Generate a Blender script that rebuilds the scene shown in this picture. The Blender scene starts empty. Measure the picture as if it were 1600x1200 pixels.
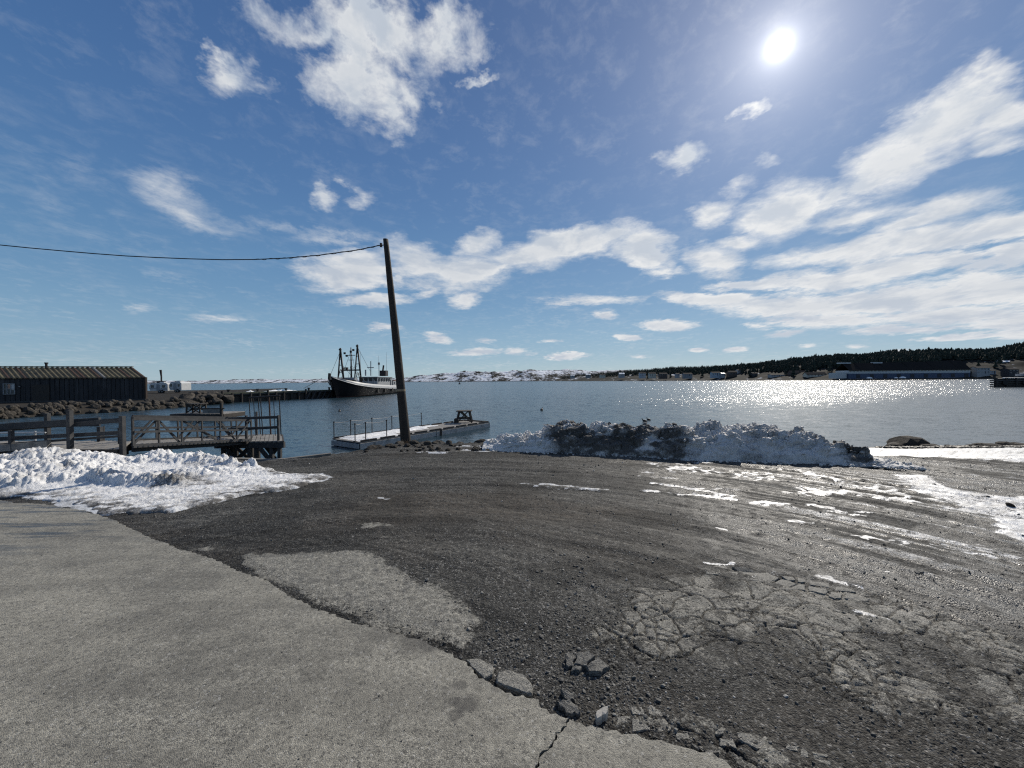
import bpy, math, random
import numpy as np
from mathutils import Matrix, Vector

SC = bpy.context.scene
COL = SC.collection
random.seed(7)
PI = math.pi

# ------------------------------------------------------------------ camera
EYE = 1.6
F = 600.0                      # focal length in pixels of the 1600 wide photograph
PITCH = -math.radians(0.525)
ROLL = 0.009
cam_d = bpy.data.cameras.new('camera')
cam = bpy.data.objects.new('camera', cam_d)
COL.objects.link(cam)
cam_d.sensor_width = 36.0
cam_d.lens = 36.0 * F / 1600.0
cam_d.clip_start = 0.05
cam_d.clip_end = 20000
fwd = Vector((0, math.cos(PITCH), math.sin(PITCH)))
right = Vector((math.cos(ROLL), 0, -math.sin(ROLL)))
right = (right - fwd * right.dot(fwd)).normalized()
up = right.cross(fwd)
M = Matrix((right, up, -fwd)).transposed().to_4x4()
M.translation = (0, 0, EYE)
cam.matrix_world = M
SC.camera = cam

# ------------------------------------------------------------------ light
SUN_AZ = math.radians(34.9)      # clockwise from +Y
SUN_EL = math.radians(35.1)
sd = Vector((math.sin(SUN_AZ) * math.cos(SUN_EL), math.cos(SUN_AZ) * math.cos(SUN_EL), math.sin(SUN_EL)))
sl = bpy.data.lights.new('sun', 'SUN')
sl.energy = 4.7
sl.angle = math.radians(0.5)
sl.color = (1.0, 0.93, 0.82)
so = bpy.data.objects.new('sun', sl)
COL.objects.link(so)
so.rotation_euler = sd.to_track_quat('Z', 'Y').to_euler()
SKY_STRENGTH = 0.1
SC.view_settings.view_transform = 'Standard'
SC.view_settings.look = 'None'
SC.view_settings.exposure = 0.0
SC.view_settings.gamma = 1.0
SC.view_settings.use_curve_mapping = False


class NT:
    """small helper to write node trees"""
    def __init__(s, tree):
        s.t = tree
        s.n = tree.nodes
        s.l = tree.links

    def new(s, kind, **kw):
        nd = s.n.new(kind)
        for k, v in kw.items():
            setattr(nd, k, v)
        return nd

    def put(s, sock, v):
        if isinstance(v, bpy.types.NodeSocket):
            s.l.new(v, sock)
        elif v is not None:
            if isinstance(v, (tuple, list)) and len(v) == 3 and sock.type == 'RGBA':
                v = tuple(v) + (1.0,)
            sock.default_value = v

    def math(s, op, a, b=None, c=None, clamp=False):
        nd = s.new('ShaderNodeMath', operation=op)
        nd.use_clamp = clamp
        s.put(nd.inputs[0], a)
        if b is not None: s.put(nd.inputs[1], b)
        if c is not None: s.put(nd.inputs[2], c)
        return nd.outputs[0]

    def vmath(s, op, a, b=None, scale=None):
        nd = s.new('ShaderNodeVectorMath', operation=op)
        s.put(nd.inputs[0], a)
        if b is not None: s.put(nd.inputs[1], b)
        if scale is not None: s.put(nd.inputs['Scale'], scale)
        return nd.outputs['Value'] if op in ('DOT_PRODUCT', 'LENGTH', 'DISTANCE') else nd.outputs[0]

    def noise(s, vec, scale, detail=3, rough=0.55, dist=0.0, out='Fac'):
        nd = s.new('ShaderNodeTexNoise')
        s.put(nd.inputs['Vector'], vec)
        nd.inputs['Scale'].default_value = scale
        nd.inputs['Detail'].default_value = detail
        nd.inputs['Roughness'].default_value = rough
        nd.inputs['Distortion'].default_value = dist
        return nd.outputs[out]

    def vor(s, vec, scale, feature='F1', out='Distance', rnd=1.0):
        nd = s.new('ShaderNodeTexVoronoi', feature=feature)
        s.put(nd.inputs['Vector'], vec)
        nd.inputs['Scale'].default_value = scale
        nd.inputs['Randomness'].default_value = rnd
        return nd.outputs[out]

    def mix(s, f, a, b, blend='MIX'):
        nd = s.new('ShaderNodeMix', data_type='RGBA', blend_type=blend)
        s.put(nd.inputs[0], f)
        s.put(nd.inputs[6], a)
        s.put(nd.inputs[7], b)
        return nd.outputs[2]

    def mixf(s, f, a, b):
        nd = s.new('ShaderNodeMix', data_type='FLOAT')
        s.put(nd.inputs[0], f)
        s.put(nd.inputs[2], a)
        s.put(nd.inputs[3], b)
        return nd.outputs[0]

    def remap(s, v, a, b, c=0.0, d=1.0, smooth=False):
        nd = s.new('ShaderNodeMapRange')
        nd.interpolation_type = 'SMOOTHSTEP' if smooth else 'LINEAR'
        s.put(nd.inputs[0], v)
        for i, q in enumerate((a, b, c, d)):
            s.put(nd.inputs[i + 1], q)
        return nd.outputs[0]

    def mapping(s, vec, loc=(0, 0, 0), rot=(0, 0, 0), scale=(1, 1, 1), kind='POINT'):
        nd = s.new('ShaderNodeMapping', vector_type=kind)
        s.put(nd.inputs[0], vec)
        nd.inputs[1].default_value = loc
        nd.inputs[2].default_value = rot
        nd.inputs[3].default_value = scale
        return nd.outputs[0]

    def bump(s, h, strength=0.5, dist=0.01, normal=None):
        nd = s.new('ShaderNodeBump')
        nd.inputs['Strength'].default_value = strength
        nd.inputs['Distance'].default_value = dist
        s.put(nd.inputs['Height'], h)
        if normal is not None: s.put(nd.inputs['Normal'], normal)
        return nd.outputs[0]


def yh(px):
    return 594.5 - (px - 800.0) * ROLL


def azel(px, py):
    """direction (azimuth, elevation) seen at a place in the photograph"""
    u = (px - 800.0) / F
    v = -(py - 600.0) / F
    d = (fwd + right * u + up * v).normalized()
    return math.atan2(d.x, d.y), math.asin(d.z)


# ------------------------------------------------------------------ sky
# clouds: centre x, y, half length, half height, tilt in degrees, weight
CLOUDS = [
 (570, 60, 115, 80, -20, .88), (565, 140, 95, 65, -30, .92), (600, 185, 65, 42, -25, .82), (470, 20, 90, 50, 0, .7),
 (640, 150, 45, 45, 0, .7), (700, 30, 70, 60, 0, .75), (360, 100, 38, 50, -20, .6), (410, 120, 50, 20, -30, .45),
 (262, 298, 85, 42, -28, .52), (300, 330, 90, 36, -30, .40), (360, 350, 130, 30, -8, .30), (500, 365, 140, 26, -5, .28), (512, 315, 26, 20, 0, .6),
 (560, 305, 25, 20, 0, .45), (220, 480, 50, 14, 0, .3), (735, 108, 26, 16, 0, .5),
 (540, 425, 80, 36, 8, .95), (520, 440, 50, 22, 8, .8), (650, 412, 60, 36, -15, .95), (705, 425, 60, 26, 0, .8), (740, 425, 70, 34, 10, .95),
 (745, 383, 42, 26, 15, .85), (850, 395, 80, 34, 10, 1.0), (810, 400, 70, 24, 10, .8), (900, 375, 75, 28, 0, 1.0), (960, 368, 45, 24, 0, .75),
 (1000, 385, 60, 32, -20, .95), (1025, 402, 36, 22, -15, .85), (590, 470, 60, 12, 3, .75), (728, 468, 30, 16, 10, .75),
 (670, 455, 30, 10, 20, .5), (930, 470, 100, 12, 3, .6), (620, 430, 20, 26, 0, .5),
 (1170, 168, 34, 13, 35, .8), (1188, 150, 14, 22, 0, .4), (1066, 248, 46, 26, 18, .85), (1112, 330, 42, 24, 20, .8), (1155, 285, 36, 16, 30, .55), (1210, 246, 26, 12, 10, .45),
 (1215, 325, 90, 46, 15, 1.0), (1225, 350, 60, 30, 20, .8), (1150, 382, 55, 17, 12, .75), (1115, 408, 60, 26, -12, .8), (1290, 310, 60, 26, 10, .55),
 (1385, 260, 105, 52, 28, 1.05), (1450, 205, 120, 60, 30, 1.1), (1500, 165, 90, 65, 25, 1.0), (1570, 165, 90, 46, -5, .85), (1560, 215, 90, 34, 0, .6),
 (1425, 180, 55, 28, 15, .6), (1525, 104, 55, 13, 10, .65),
 (1340, 340, 100, 26, 10, .7), (1420, 350, 130, 24, 17, .85), (1480, 330, 130, 28, 16, 1.0), (1350, 378, 120, 16, 12, .75),
 (1330, 398, 170, 26, 9, 1.0), (1450, 375, 190, 30, 11, 1.1), (1580, 345, 130, 30, 10, 1.1), (1240, 405, 80, 16, 8, .7),
 (1400, 420, 150, 24, 8, 1.0), (1300, 440, 170, 20, 4, .95), (1190, 445, 120, 12, 2, .8), (1480, 408, 60, 20, 8, .8),
 (1580, 400, 70, 22, 22, .95), (1530, 420, 50, 12, 10, .6),
 (1130, 470, 130, 17, -4, 1.0), (1250, 478, 190, 26, 2, 1.1), (1400, 468, 220, 32, 4, 1.15), (1560, 450, 150, 34, 5, 1.15), (1700, 450, 200, 50, 5, 1.1),
 (1300, 500, 150, 19, 0, 1.0), (1480, 492, 190, 24, 2, 1.1), (1400, 515, 120, 9, 2, .9), (1600, 500, 150, 22, 5, 1.0),
 (1045, 506, 55, 10, 0, .8), (1225, 519, 40, 8, 10, .75), (1500, 526, 110, 7, 3, .8), (1590, 520, 70, 9, 5, .8), (1185, 508, 30, 7, 0, .6),
 (685, 528, 24, 9, -10, .75), (745, 550, 46, 7, 3, .8), (806, 549, 20, 6, 0, .75), (885, 557, 36, 7, 2, .8), (980, 528, 22, 6, 0, .7),
 (945, 492, 20, 8, 0, .7), (860, 535, 28, 5, 0, .55), (1090, 546, 16, 4, 0, .7), (1150, 546, 22, 5, 3, .75), (1262, 539, 16, 6, 0, .7),
 (1400, 548, 30, 4, 3, .6), (760, 533, 20, 5, 0, .5), (1000, 556, 20, 4, 0, .5), (830, 553, 14, 4, 0, .5), (1340, 540, 24, 4, 0, .6),
 (600, 512, 40, 9, 0, .5), (330, 500, 60, 9, 0, .35), (1040, 425, 50, 8, 0, .5),
]
world = bpy.data.worlds.new('World')
SC.world = world
world.use_nodes = True
w = NT(world.node_tree)
w.n.clear()
tc = w.new('ShaderNodeTexCoord')
dirv = w.vmath('NORMALIZE', tc.outputs['Generated'])
sep = w.new('ShaderNodeSeparateXYZ')
w.l.new(dirv, sep.inputs[0])
dx, dy, dz = sep.outputs
az = w.math('ARCTAN2', dx, dy)
el = w.math('ARCSINE', dz)
sky = w.new('ShaderNodeTexSky', sky_type='NISHITA')
sky.sun_disc = False
sky.sun_elevation = SUN_EL
sky.sun_rotation = SUN_AZ
sky.air_density = 1.0
sky.dust_density = 0.35
sky.ozone_density = 2.0
# ragged, wind drawn edges: bend the lookup with noise that shrinks towards the horizon
elc = w.math('MAXIMUM', el, 0.0)
amp = w.math('ADD', w.math('MULTIPLY', elc, w.math('ADD', w.math('MULTIPLY', elc, 0.22), 0.05)), 0.007)
lowf = w.math('DIVIDE', 1.0, w.math('ADD', elc, 0.16))
cv = w.new('ShaderNodeCombineXYZ')
w.put(cv.inputs[0], w.math('MULTIPLY', az, w.math('MULTIPLY', lowf, w.math('ADD', w.math('MULTIPLY', elc, 0.95), 0.26))))
w.put(cv.inputs[1], w.math('MULTIPLY', w.math('LOGARITHM', w.math('ADD', elc, 0.16), 2.718), 1.35))
nv = cv.outputs[0]
warpc = w.noise(nv, 5.0, 5, 0.6, 0.0, 'Color')
wv = w.vmath('SUBTRACT', warpc, (0.5, 0.5, 0.5))
wv = w.vmath('SCALE', wv, None, amp)
wv = w.vmath('MULTIPLY', wv, (2.3, 1.9, 0.0))
cc = w.new('ShaderNodeCombineXYZ')
w.put(cc.inputs[0], az)
w.put(cc.inputs[1], el)
pos = w.vmath('ADD', cc.outputs[0], wv)
tot = None
for (cx, cy, a, b, ang, wt) in CLOUDS:
    A = math.radians(ang)
    c0 = azel(cx, cy)
    e1 = azel(cx + a * math.cos(A), cy - a * math.sin(A))
    e2 = azel(cx - b * math.sin(A), cy - b * math.cos(A))
    v1 = (e1[0] - c0[0], e1[1] - c0[1])
    v2 = (e2[0] - c0[0], e2[1] - c0[1])
    L1, L2 = math.hypot(*v1), math.hypot(*v2)
    mp = w.mapping(pos, (c0[0], c0[1], 0), (0, 0, math.atan2(v1[1], v1[0])), (L1 * 1.25, L2 * (1.02 if (a >= 90 and b <= 34) else 1.25), 1), 'TEXTURE')
    gr = w.new('ShaderNodeTexGradient', gradient_type='SPHERICAL')
    w.l.new(mp, gr.inputs[0])
    g = w.math('MULTIPLY', gr.outputs['Fac'], wt * (.86 if (cx > 1180 and cy > 320) else 1.0))
    tot = g if tot is None else w.math('SMOOTH_MAX', tot, g, 0.12)
# the part of the sky behind and above the camera goes on with the same broken cloud
fld = w.noise(nv, 1.6, 4, 0.55, 0.3)
outside = w.math('MAXIMUM', w.remap(w.math('ABSOLUTE', az), 0.95, 1.15, 0, 1, True), w.remap(el, 0.85, 0.95, 0, 1, True))
fldm = w.math('MULTIPLY', w.remap(fld, 0.52, 0.72, 0, 0.95), outside)
tot = w.math('MAXIMUM', tot, fldm)
det = w.noise(nv, 13.0, 8, 0.66, 0.3)
det2 = w.noise(nv, 2.7, 4, 0.55, 0.2)
dens = w.math('ADD', w.math('MULTIPLY', tot, 1.9), w.math('MULTIPLY', w.math('SUBTRACT', det, 0.5), w.math('ADD', w.math('MULTIPLY', elc, 2.0), 1.05)))
dens = w.math('ADD', dens, w.math('MULTIPLY', w.math('SUBTRACT', det2, 0.5), 0.55))
det3 = w.noise(nv, 46.0, 4, 0.6)
dens = w.math('ADD', dens, w.math('MULTIPLY', w.math('SUBTRACT', det3, 0.5), w.remap(el, 0.03, 0.28, 1.9, 0.35)))
present = w.remap(tot, 0.02, 0.22, 0, 1, True)
soft = w.noise(nv, 3.4, 5, 0.6)
hi_ = w.math('MULTIPLY', w.remap(soft, 0.35, 0.65, 0.80, 1.65), w.remap(elc, 0.12, 0.5, 0.68, 1.05))
alpha = w.math('MULTIPLY', w.remap(dens, 0.14, hi_, 0, 1, False), present)
alpha = w.math('POWER', alpha, 1.15)
alpha = w.math('MULTIPLY', alpha, w.remap(el, 0.0, 0.02, 0.2, 1))
sdot = w.vmath('DOT_PRODUCT', dirv, tuple(sd))
ang = w.math('ARCCOSINE', w.math('MINIMUM', sdot, 0.999999))
near = w.math('POWER', 2.718, w.math('MULTIPLY', ang, -1.8))
thick = w.remap(w.math('ADD', dens, w.math('MULTIPLY', w.math('SUBTRACT', w.noise(nv, 14, 5, .6), .5), .8)), 0.55, 1.7, 0, 1, True)
offv = w.vmath('ADD', nv, (0.035, 0.055, 0.0))
r1 = w.math('SUBTRACT', w.noise(nv, 7.0, 5, 0.6, 0.3), w.noise(offv, 7.0, 5, 0.6, 0.3))  # sun-side cloud shading painted into their colour from shifted noise
relief = w.remap(r1, -0.16, 0.12, 0, 1, True)
ccol = w.mix(w.math('MULTIPLY', thick, 0.38), w.mix(relief, (6.4, 6.9, 7.6), (9.3, 9.3, 9.2)), (5.4, 5.9, 6.6))
ccol = w.mix(w.math('MINIMUM', w.math('MULTIPLY', near, 1.3), 1.0), w.mix(0.35, ccol, (1.6, 2.4, 3.6)), ccol)
hs = w.new('ShaderNodeHueSaturation')
hs.inputs['Saturation'].default_value = 1.0
w.l.new(sky.outputs[0], hs.inputs['Color'])
skyc = hs.outputs[0]
# clear air: Nishita, pulled towards the deep cold blue of the photograph
ramp = w.new('ShaderNodeValToRGB')
ramp.color_ramp.interpolation = 'B_SPLINE'
els = ramp.color_ramp.elements
stops = [(0.0, (.36, .50, .575)), (.05, (.265, .42, .55)), (.16, (.130, .285, .475)), (.34, (.066, .172, .385)), (.60, (.038, .108, .285)), (1.0, (.026, .078, .22))]
els[0].position = 0; els[0].color = (*stops[0][1], 1)
els[1].position = 1; els[1].color = (*stops[-1][1], 1)
for p_, c_ in stops[1:-1]:
    e_ = els.new(p_); e_.color = (*c_, 1)
w.put(ramp.inputs[0], w.math('DIVIDE', elc, 1.2))
grad = w.vmath('SCALE', ramp.outputs[0], None, 1.0 / SKY_STRENGTH)
skyc = w.mix(0.12, grad, skyc)
# forward scattering brightens the half of the sky round the sun
fs_ = w.math('MULTIPLY', w.math('POWER', 2.718, w.math('MULTIPLY', ang, -2.6)), 0.135 / SKY_STRENGTH)
skyc = w.vmath('ADD', skyc, w.vmath('SCALE', (.92, .93, 1.0), None, fs_))
base = w.mix(alpha, skyc, ccol)
# bright aureole of the sun itself
au1 = w.math('ADD', w.math('MULTIPLY', w.math('POWER', 2.718, w.math('MULTIPLY', ang, -12.0)), 0.38 / SKY_STRENGTH), w.math('MULTIPLY', w.math('POWER', 2.718, w.math('MULTIPLY', ang, -26.0)), 0.34 / SKY_STRENGTH))
au2 = w.math('MULTIPLY', w.math('POWER', 2.718, w.math('MULTIPLY', ang, -120.0)), 3.6 / SKY_STRENGTH)
au = w.math('ADD', au1, au2)
auc = w.vmath('SCALE', (1.0, 0.97, 0.92), None, au)
base = w.vmath('ADD', base, auc)
bg = w.new('ShaderNodeBackground')
bg.inputs['Strength'].default_value = SKY_STRENGTH
w.l.new(base, bg.inputs['Color'])
wo = w.new('ShaderNodeOutputWorld')
w.l.new(bg.outputs[0], wo.inputs['Surface'])
world.cycles.sampling_method = 'MANUAL'
world.cycles.sample_map_resolution = 512

SC.cycles.use_denoising = False
SC.cycles.filter_width = 1.2
SC.cycles.max_bounces = 5
SC.cycles.diffuse_bounces = 2
SC.cycles.glossy_bounces = 2
SC.cycles.transmission_bounces = 2
SC.cycles.sample_clamp_indirect = 4.0
SC.cycles.caustics_reflective = False
SC.cycles.caustics_refractive = False

# ------------------------------------------------------------------ numeric noise
def _h(ix, iy, seed):
    h = (ix.astype(np.int64) * 374761393 + iy.astype(np.int64) * 668265263 + seed * 974634777) & 0xffffffff
    h = ((h ^ (h >> 13)) * 1274126177) & 0xffffffff
    h = (h ^ (h >> 16)) & 0xffffffff
    return h.astype(np.float64) / 4294967295.0

def vn(x, y, seed=0):
    x = np.asarray(x, float); y = np.asarray(y, float)
    ix = np.floor(x); iy = np.floor(y)
    fx = x - ix; fy = y - iy
    u = fx * fx * fx * (fx * (fx * 6 - 15) + 10); v = fy * fy * fy * (fy * (fy * 6 - 15) + 10)
    a = _h(ix, iy, seed); b = _h(ix + 1, iy, seed); c = _h(ix, iy + 1, seed); d = _h(ix + 1, iy + 1, seed)
    return (a + (b - a) * u) * (1 - v) + (c + (d - c) * u) * v

def fbm(x, y, oc=4, seed=0, gain=0.5):
    s = 0; a = 1; t = 0
    for i in range(oc):
        ca, sa = math.cos(i * 1.1), math.sin(i * 1.1)
        s = s + a * vn((x * ca - y * sa) * 2 ** i + 13.7 * i, (x * sa + y * ca) * 2 ** i - 7.1 * i, seed + i)
        t += a; a *= gain
    return s / t

def voro(x, y, seed=0):
    """F1, F2 distances and a random number per cell"""
    x = np.asarray(x, float); y = np.asarray(y, float)
    ix = np.floor(x); iy = np.floor(y)
    f1 = np.full(x.shape, 9.0); f2 = np.full(x.shape, 9.0); cid = np.zeros(x.shape)
    for i in (-1, 0, 1):
        for j in (-1, 0, 1):
            cx = ix + i; cy = iy + j
            px = cx + _h(cx, cy, seed); py = cy + _h(cx, cy, seed + 57)
            d = np.hypot(x - px, y - py)
            c = _h(cx, cy, seed + 91)
            m = d < f1
            f2 = np.where(m, f1, np.minimum(f2, d))
            cid = np.where(m, c, cid)
            f1 = np.where(m, d, f1)
    return f1, f2, cid

def sst(v, a, b):
    t = np.clip((v - a) / (b - a), 0, 1)
    return t * t * (3 - 2 * t)

def sdf(x, y, poly):
    """signed distance to a polygon, positive inside"""
    x = np.asarray(x, float); y = np.asarray(y, float)
    d = np.full(x.shape, 1e9); ins = np.zeros(x.shape, bool)
    n = len(poly)
    for i in range(n):
        x0, y0 = poly[i]; x1, y1 = poly[(i + 1) % n]
        ex, ey = x1 - x0, y1 - y0
        t = np.clip(((x - x0) * ex + (y - y0) * ey) / (ex * ex + ey * ey + 1e-12), 0, 1)
        d = np.minimum(d, np.hypot(x - x0 - t * ex, y - y0 - t * ey))
        c = (y0 > y) != (y1 > y)
        with np.errstate(divide='ignore', invalid='ignore'):
            xi = (x1 - x0) * (y - y0) / (y1 - y0 + 1e-18) + x0
        ins ^= c & (x < xi)
    return np.where(ins, d, -d)

def seg(x, y, p, q):
    ex, ey = q[0] - p[0], q[1] - p[1]
    t = np.clip(((x - p[0]) * ex + (y - p[1]) * ey) / (ex * ex + ey * ey + 1e-9), 0, 1)
    return np.hypot(x - p[0] - t * ex, y - p[1] - t * ey)

def G(px, py, z=0.0):
    """point on the level z that the photograph shows at px, py"""
    Y = (EYE - z) * F / (py - yh(px))
    return ((px - 800.0) / F * Y, Y)

def P3(px, py, Y):
    return Vector(((px - 800.0) / F * Y, Y, EYE - (py - yh(px)) * Y / F))

def GP(lst, z=0.0):
    return [G(a, b, z) for a, b in lst]

# ------------------------------------------------------------------ mesh helpers
def link(o):
    COL.objects.link(o)
    return o

def tag(o, label=None, cat=None, group=None, kind=None):
    if label: o['label'] = label
    if cat: o['category'] = cat
    if group: o['group'] = group
    if kind: o['kind'] = kind
    return o

def thing(name, label, cat, loc=(0, 0, 0), rz=0.0, group=None):
    o = link(bpy.data.objects.new(name, None))
    o.empty_display_size = 0.2
    o.location = loc
    o.rotation_euler = (0, 0, rz)
    return tag(o, label, cat, group)

def numpy_mesh(name, V, Fq, mat, smooth=True, attrs=None, parent=None, kind=None):
    """V (n,3); Fq (m,3) or (m,4) index array"""
    me = bpy.data.meshes.new(name)
    V = np.ascontiguousarray(V, np.float32); Fq = np.ascontiguousarray(Fq, np.int32)
    k = Fq.shape[1]
    me.vertices.add(len(V)); me.vertices.foreach_set('co', V.ravel())
    me.loops.add(Fq.size); me.loops.foreach_set('vertex_index', Fq.ravel())
    me.polygons.add(len(Fq)); me.polygons.foreach_set('loop_start', np.arange(0, Fq.size, k, dtype=np.int32))
    me.polygons.foreach_set('use_smooth', np.full(len(Fq), smooth))
    me.update(calc_edges=True)
    for an, arr in (attrs or {}).items():
        at = me.attributes.new(an, 'FLOAT', 'POINT')
        at.data.foreach_set('value', np.ascontiguousarray(arr, np.float32).ravel())
    me.materials.append(mat)
    o = link(bpy.data.objects.new(name, me))
    if parent: o.parent = parent
    if kind: o['kind'] = kind
    return o

def grid_faces(nr, nc, keep=None):
    i = np.arange((nr - 1) * nc).reshape(nr - 1, nc)[:, :-1]
    f = np.stack([i, i + 1, i + nc + 1, i + nc], -1).reshape(-1, 4)
    if keep is not None:
        k = keep.reshape(-1)
        f = f[k[f].any(1)]
    return f

def compact(V, Fq, attrs):
    used = np.unique(Fq)
    re = np.full(len(V), -1, np.int64); re[used] = np.arange(len(used))
    return V[used], re[Fq], {k: a[used] for k, a in attrs.items()}


class MB:
    def __init__(s):
        s.v = []; s.f = []

    def add(s, vs, fs):
        b = len(s.v)
        s.v += [tuple(p) for p in vs]
        s.f += [tuple(b + i for i in f) for f in fs]
        return s

    def box(s, c, d, rz=0.0, rx=0.0, ry=0.0):
        R = Matrix.Rotation(rz, 3, 'Z') @ Matrix.Rotation(ry, 3, 'Y') @ Matrix.Rotation(rx, 3, 'X')
        vs = [Vector(c) + R @ Vector((x * d[0] / 2, y * d[1] / 2, z * d[2] / 2)) for z in (-1, 1) for y in (-1, 1) for x in (-1, 1)]
        return s.add(vs, [(0, 2, 3, 1), (4, 5, 7, 6), (0, 1, 5, 4), (2, 6, 7, 3), (0, 4, 6, 2), (1, 3, 7, 5)])

    def bar(s, p, q, w_, h_, upv=(0, 0, 1)):
        p = Vector(p); q = Vector(q); d = (q - p).normalized()
        u = Vector(upv)
        if abs(d.dot(u)) > 0.98: u = Vector((0, 1, 0))
        sx = d.cross(u).normalized(); sz = sx.cross(d).normalized()
        vs = []
        for e in (p, q):
            for a, b in ((-1, -1), (1, -1), (1, 1), (-1, 1)):
                vs.append(e + sx * a * w_ / 2 + sz * b * h_ / 2)
        return s.add(vs, [(0, 1, 2, 3), (7, 6, 5, 4), (0, 4, 5, 1), (1, 5, 6, 2), (2, 6, 7, 3), (3, 7, 4, 0)])

    def tube(s, pts, r, n=8, cap=True):
        pts = [Vector(p) for p in pts]
        rs = r if isinstance(r, (list, tuple)) else [r] * len(pts)
        b = len(s.v)
        for i, p in enumerate(pts):
            d = (pts[min(i + 1, len(pts) - 1)] - pts[max(i - 1, 0)]).normalized()
            u = Vector((0, 0, 1)) if abs(d.z) < 0.9 else Vector((0, 1, 0))
            a = d.cross(u).normalized(); c = d.cross(a)
            for k in range(n):
                t = 2 * PI * k / n
                s.v.append(tuple(p + (a * math.cos(t) + c * math.sin(t)) * rs[i]))
        for i in range(len(pts) - 1):
            for k in range(n):
                k2 = (k + 1) % n
                s.f.append((b + i * n + k, b + i * n + k2, b + (i + 1) * n + k2, b + (i + 1) * n + k))
        if cap:
            s.f.append(tuple(b + k for k in range(n - 1, -1, -1)))
            s.f.append(tuple(b + (len(pts) - 1) * n + k for k in range(n)))
        return s

    def prism(s, poly, z0, z1):
        n = len(poly)
        area = sum(poly[i][0] * poly[(i + 1) % n][1] - poly[(i + 1) % n][0] * poly[i][1] for i in range(n))
        if area < 0: poly = poly[::-1]
        vs = [(x, y, z0) for x, y in poly] + [(x, y, z1) for x, y in poly]
        fs = [tuple(range(n - 1, -1, -1)), tuple(range(n, 2 * n))] + [(i, (i + 1) % n, n + (i + 1) % n, n + i) for i in range(n)]
        return s.add(vs, fs)

    def build(s, name, mat, parent=None, smooth=False, kind=None, loc=None):
        me = bpy.data.meshes.new(name)
        vs = s.v
        if loc is not None:
            vs = [(a - loc[0], b - loc[1], c - loc[2]) for a, b, c in vs]
        me.from_pydata(vs, [], s.f)
        me.materials.append(mat)
        if smooth: me.polygons.foreach_set('use_smooth', [True] * len(me.polygons))
        me.update()
        o = link(bpy.data.objects.new(name, me))
        if loc is not None: o.location = loc
        if parent: o.parent = parent
        if kind: o['kind'] = kind
        return o

def piece(name, me, parent, loc, rot=(0, 0, 0), scale=(1, 1, 1)):
    o = link(bpy.data.objects.new(name, me))
    o.location = loc; o.rotation_euler = rot; o.scale = scale
    if parent: o.parent = parent
    return o

def box_mesh(name, d, mat):
    o = MB().box((0, 0, 0), d).build(name, mat)
    me = o.data
    bpy.data.objects.remove(o)
    return me

# ------------------------------------------------------------------ materials
def new_mat(name):
    m = bpy.data.materials.new(name)
    m.use_nodes = True
    t = NT(m.node_tree)
    t.n.clear()
    b = t.new('ShaderNodeBsdfPrincipled')
    o = t.new('ShaderNodeOutputMaterial')
    t.l.new(b.outputs[0], o.inputs[0])
    geo = t.new('ShaderNodeNewGeometry')
    return m, t, b, geo.outputs['Position']

MATS = {}
def plain(name, c1, c2=None, scale=6.0, rough=0.7, bump=0.3, bdist=0.01, metal=0.0, stretch=(1, 1, 1), spec=0.4, stain=None):
    """weathered two tone surface with relief"""
    if name in MATS: return MATS[name]
    m, t, b, posn = new_mat(name)
    tcn = t.new('ShaderNodeTexCoord')
    v = t.mapping(tcn.outputs['Object'], scale=stretch)
    n1 = t.noise(v, scale, 6, 0.62)
    n2 = t.noise(v, scale * 7.3, 4, 0.6)
    f = t.remap(t.math('ADD', t.math('MULTIPLY', n1, 0.65), t.math('MULTIPLY', n2, 0.35)), 0.33, 0.67)
    c2 = c2 or tuple(x * 0.6 for x in c1)
    col = t.mix(f, c2, c1)
    if stain:
        st = t.remap(t.noise(v, scale * 0.45, 5, 0.7), 0.55, 0.72)
        col = t.mix(st, col, stain)
    t.put(b.inputs['Base Color'], col)
    t.put(b.inputs['Roughness'], t.remap(n2, 0.3, 0.7, rough - 0.1, min(rough + 0.1, 1)))
    b.inputs['Metallic'].default_value = metal
    b.inputs['Specular IOR Level'].default_value = spec
    t.put(b.inputs['Normal'], t.bump(t.math('ADD', n1, t.math('MULTIPLY', n2, 0.5)), bump, bdist))
    MATS[name] = m
    return m

wood_grey = plain('weathered_wood', (.070, .071, .073), (.022, .022, .024), 7, .8, .6, .006, stretch=(1, 1, 1), stain=(.045, .042, .04))
wood_deck = plain('deck_boards', (.28, .265, .24), (.12, .11, .10), 6, .75, .5, .006, stain=(.09, .085, .08))
wood_dark = plain('dark_timber', (.055, .047, .04), (.018, .016, .015), 6, .8, .7, .01)
pole_mat = plain('creosoted_pole', (.042, .033, .026), (.012, .010, .009), 14, .8, .9, .012, stretch=(1, 1, .12))
steel = plain('galvanised_steel', (.22, .23, .24), (.10, .10, .11), 9, .5, .2, .002, metal=.6)
iron = plain('dark_iron', (.05, .045, .045), (.02, .017, .016), 9, .6, .3, .003, metal=.3)
white_paint = plain('white_paint', (.56, .57, .57), (.40, .41, .41), 3, .45, .1, .002)
grey_paint = plain('grey_paint', (.27, .285, .30), (.18, .19, .20), 2, .6, .1, .004)
blue_paint = plain('blue_paint', (.05, .085, .16), (.03, .05, .10), .6, .5, .1, .004)
black_hull = plain('black_hull', (.014, .014, .017), (.006, .006, .008), 2, .55, .2, .01, stain=(.020, .016, .015), spec=.2)
rust = plain('rust', (.09, .045, .03), (.06, .03, .02), 3, .8, .4, .01)
glass = plain('window_glass', (.03, .04, .05), (.015, .02, .025), 1, .12, .0, .001, spec=.6)
rubber = plain('rubber', (.02, .02, .02), (.01, .01, .01), 5, .8, .2, .004)
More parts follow.
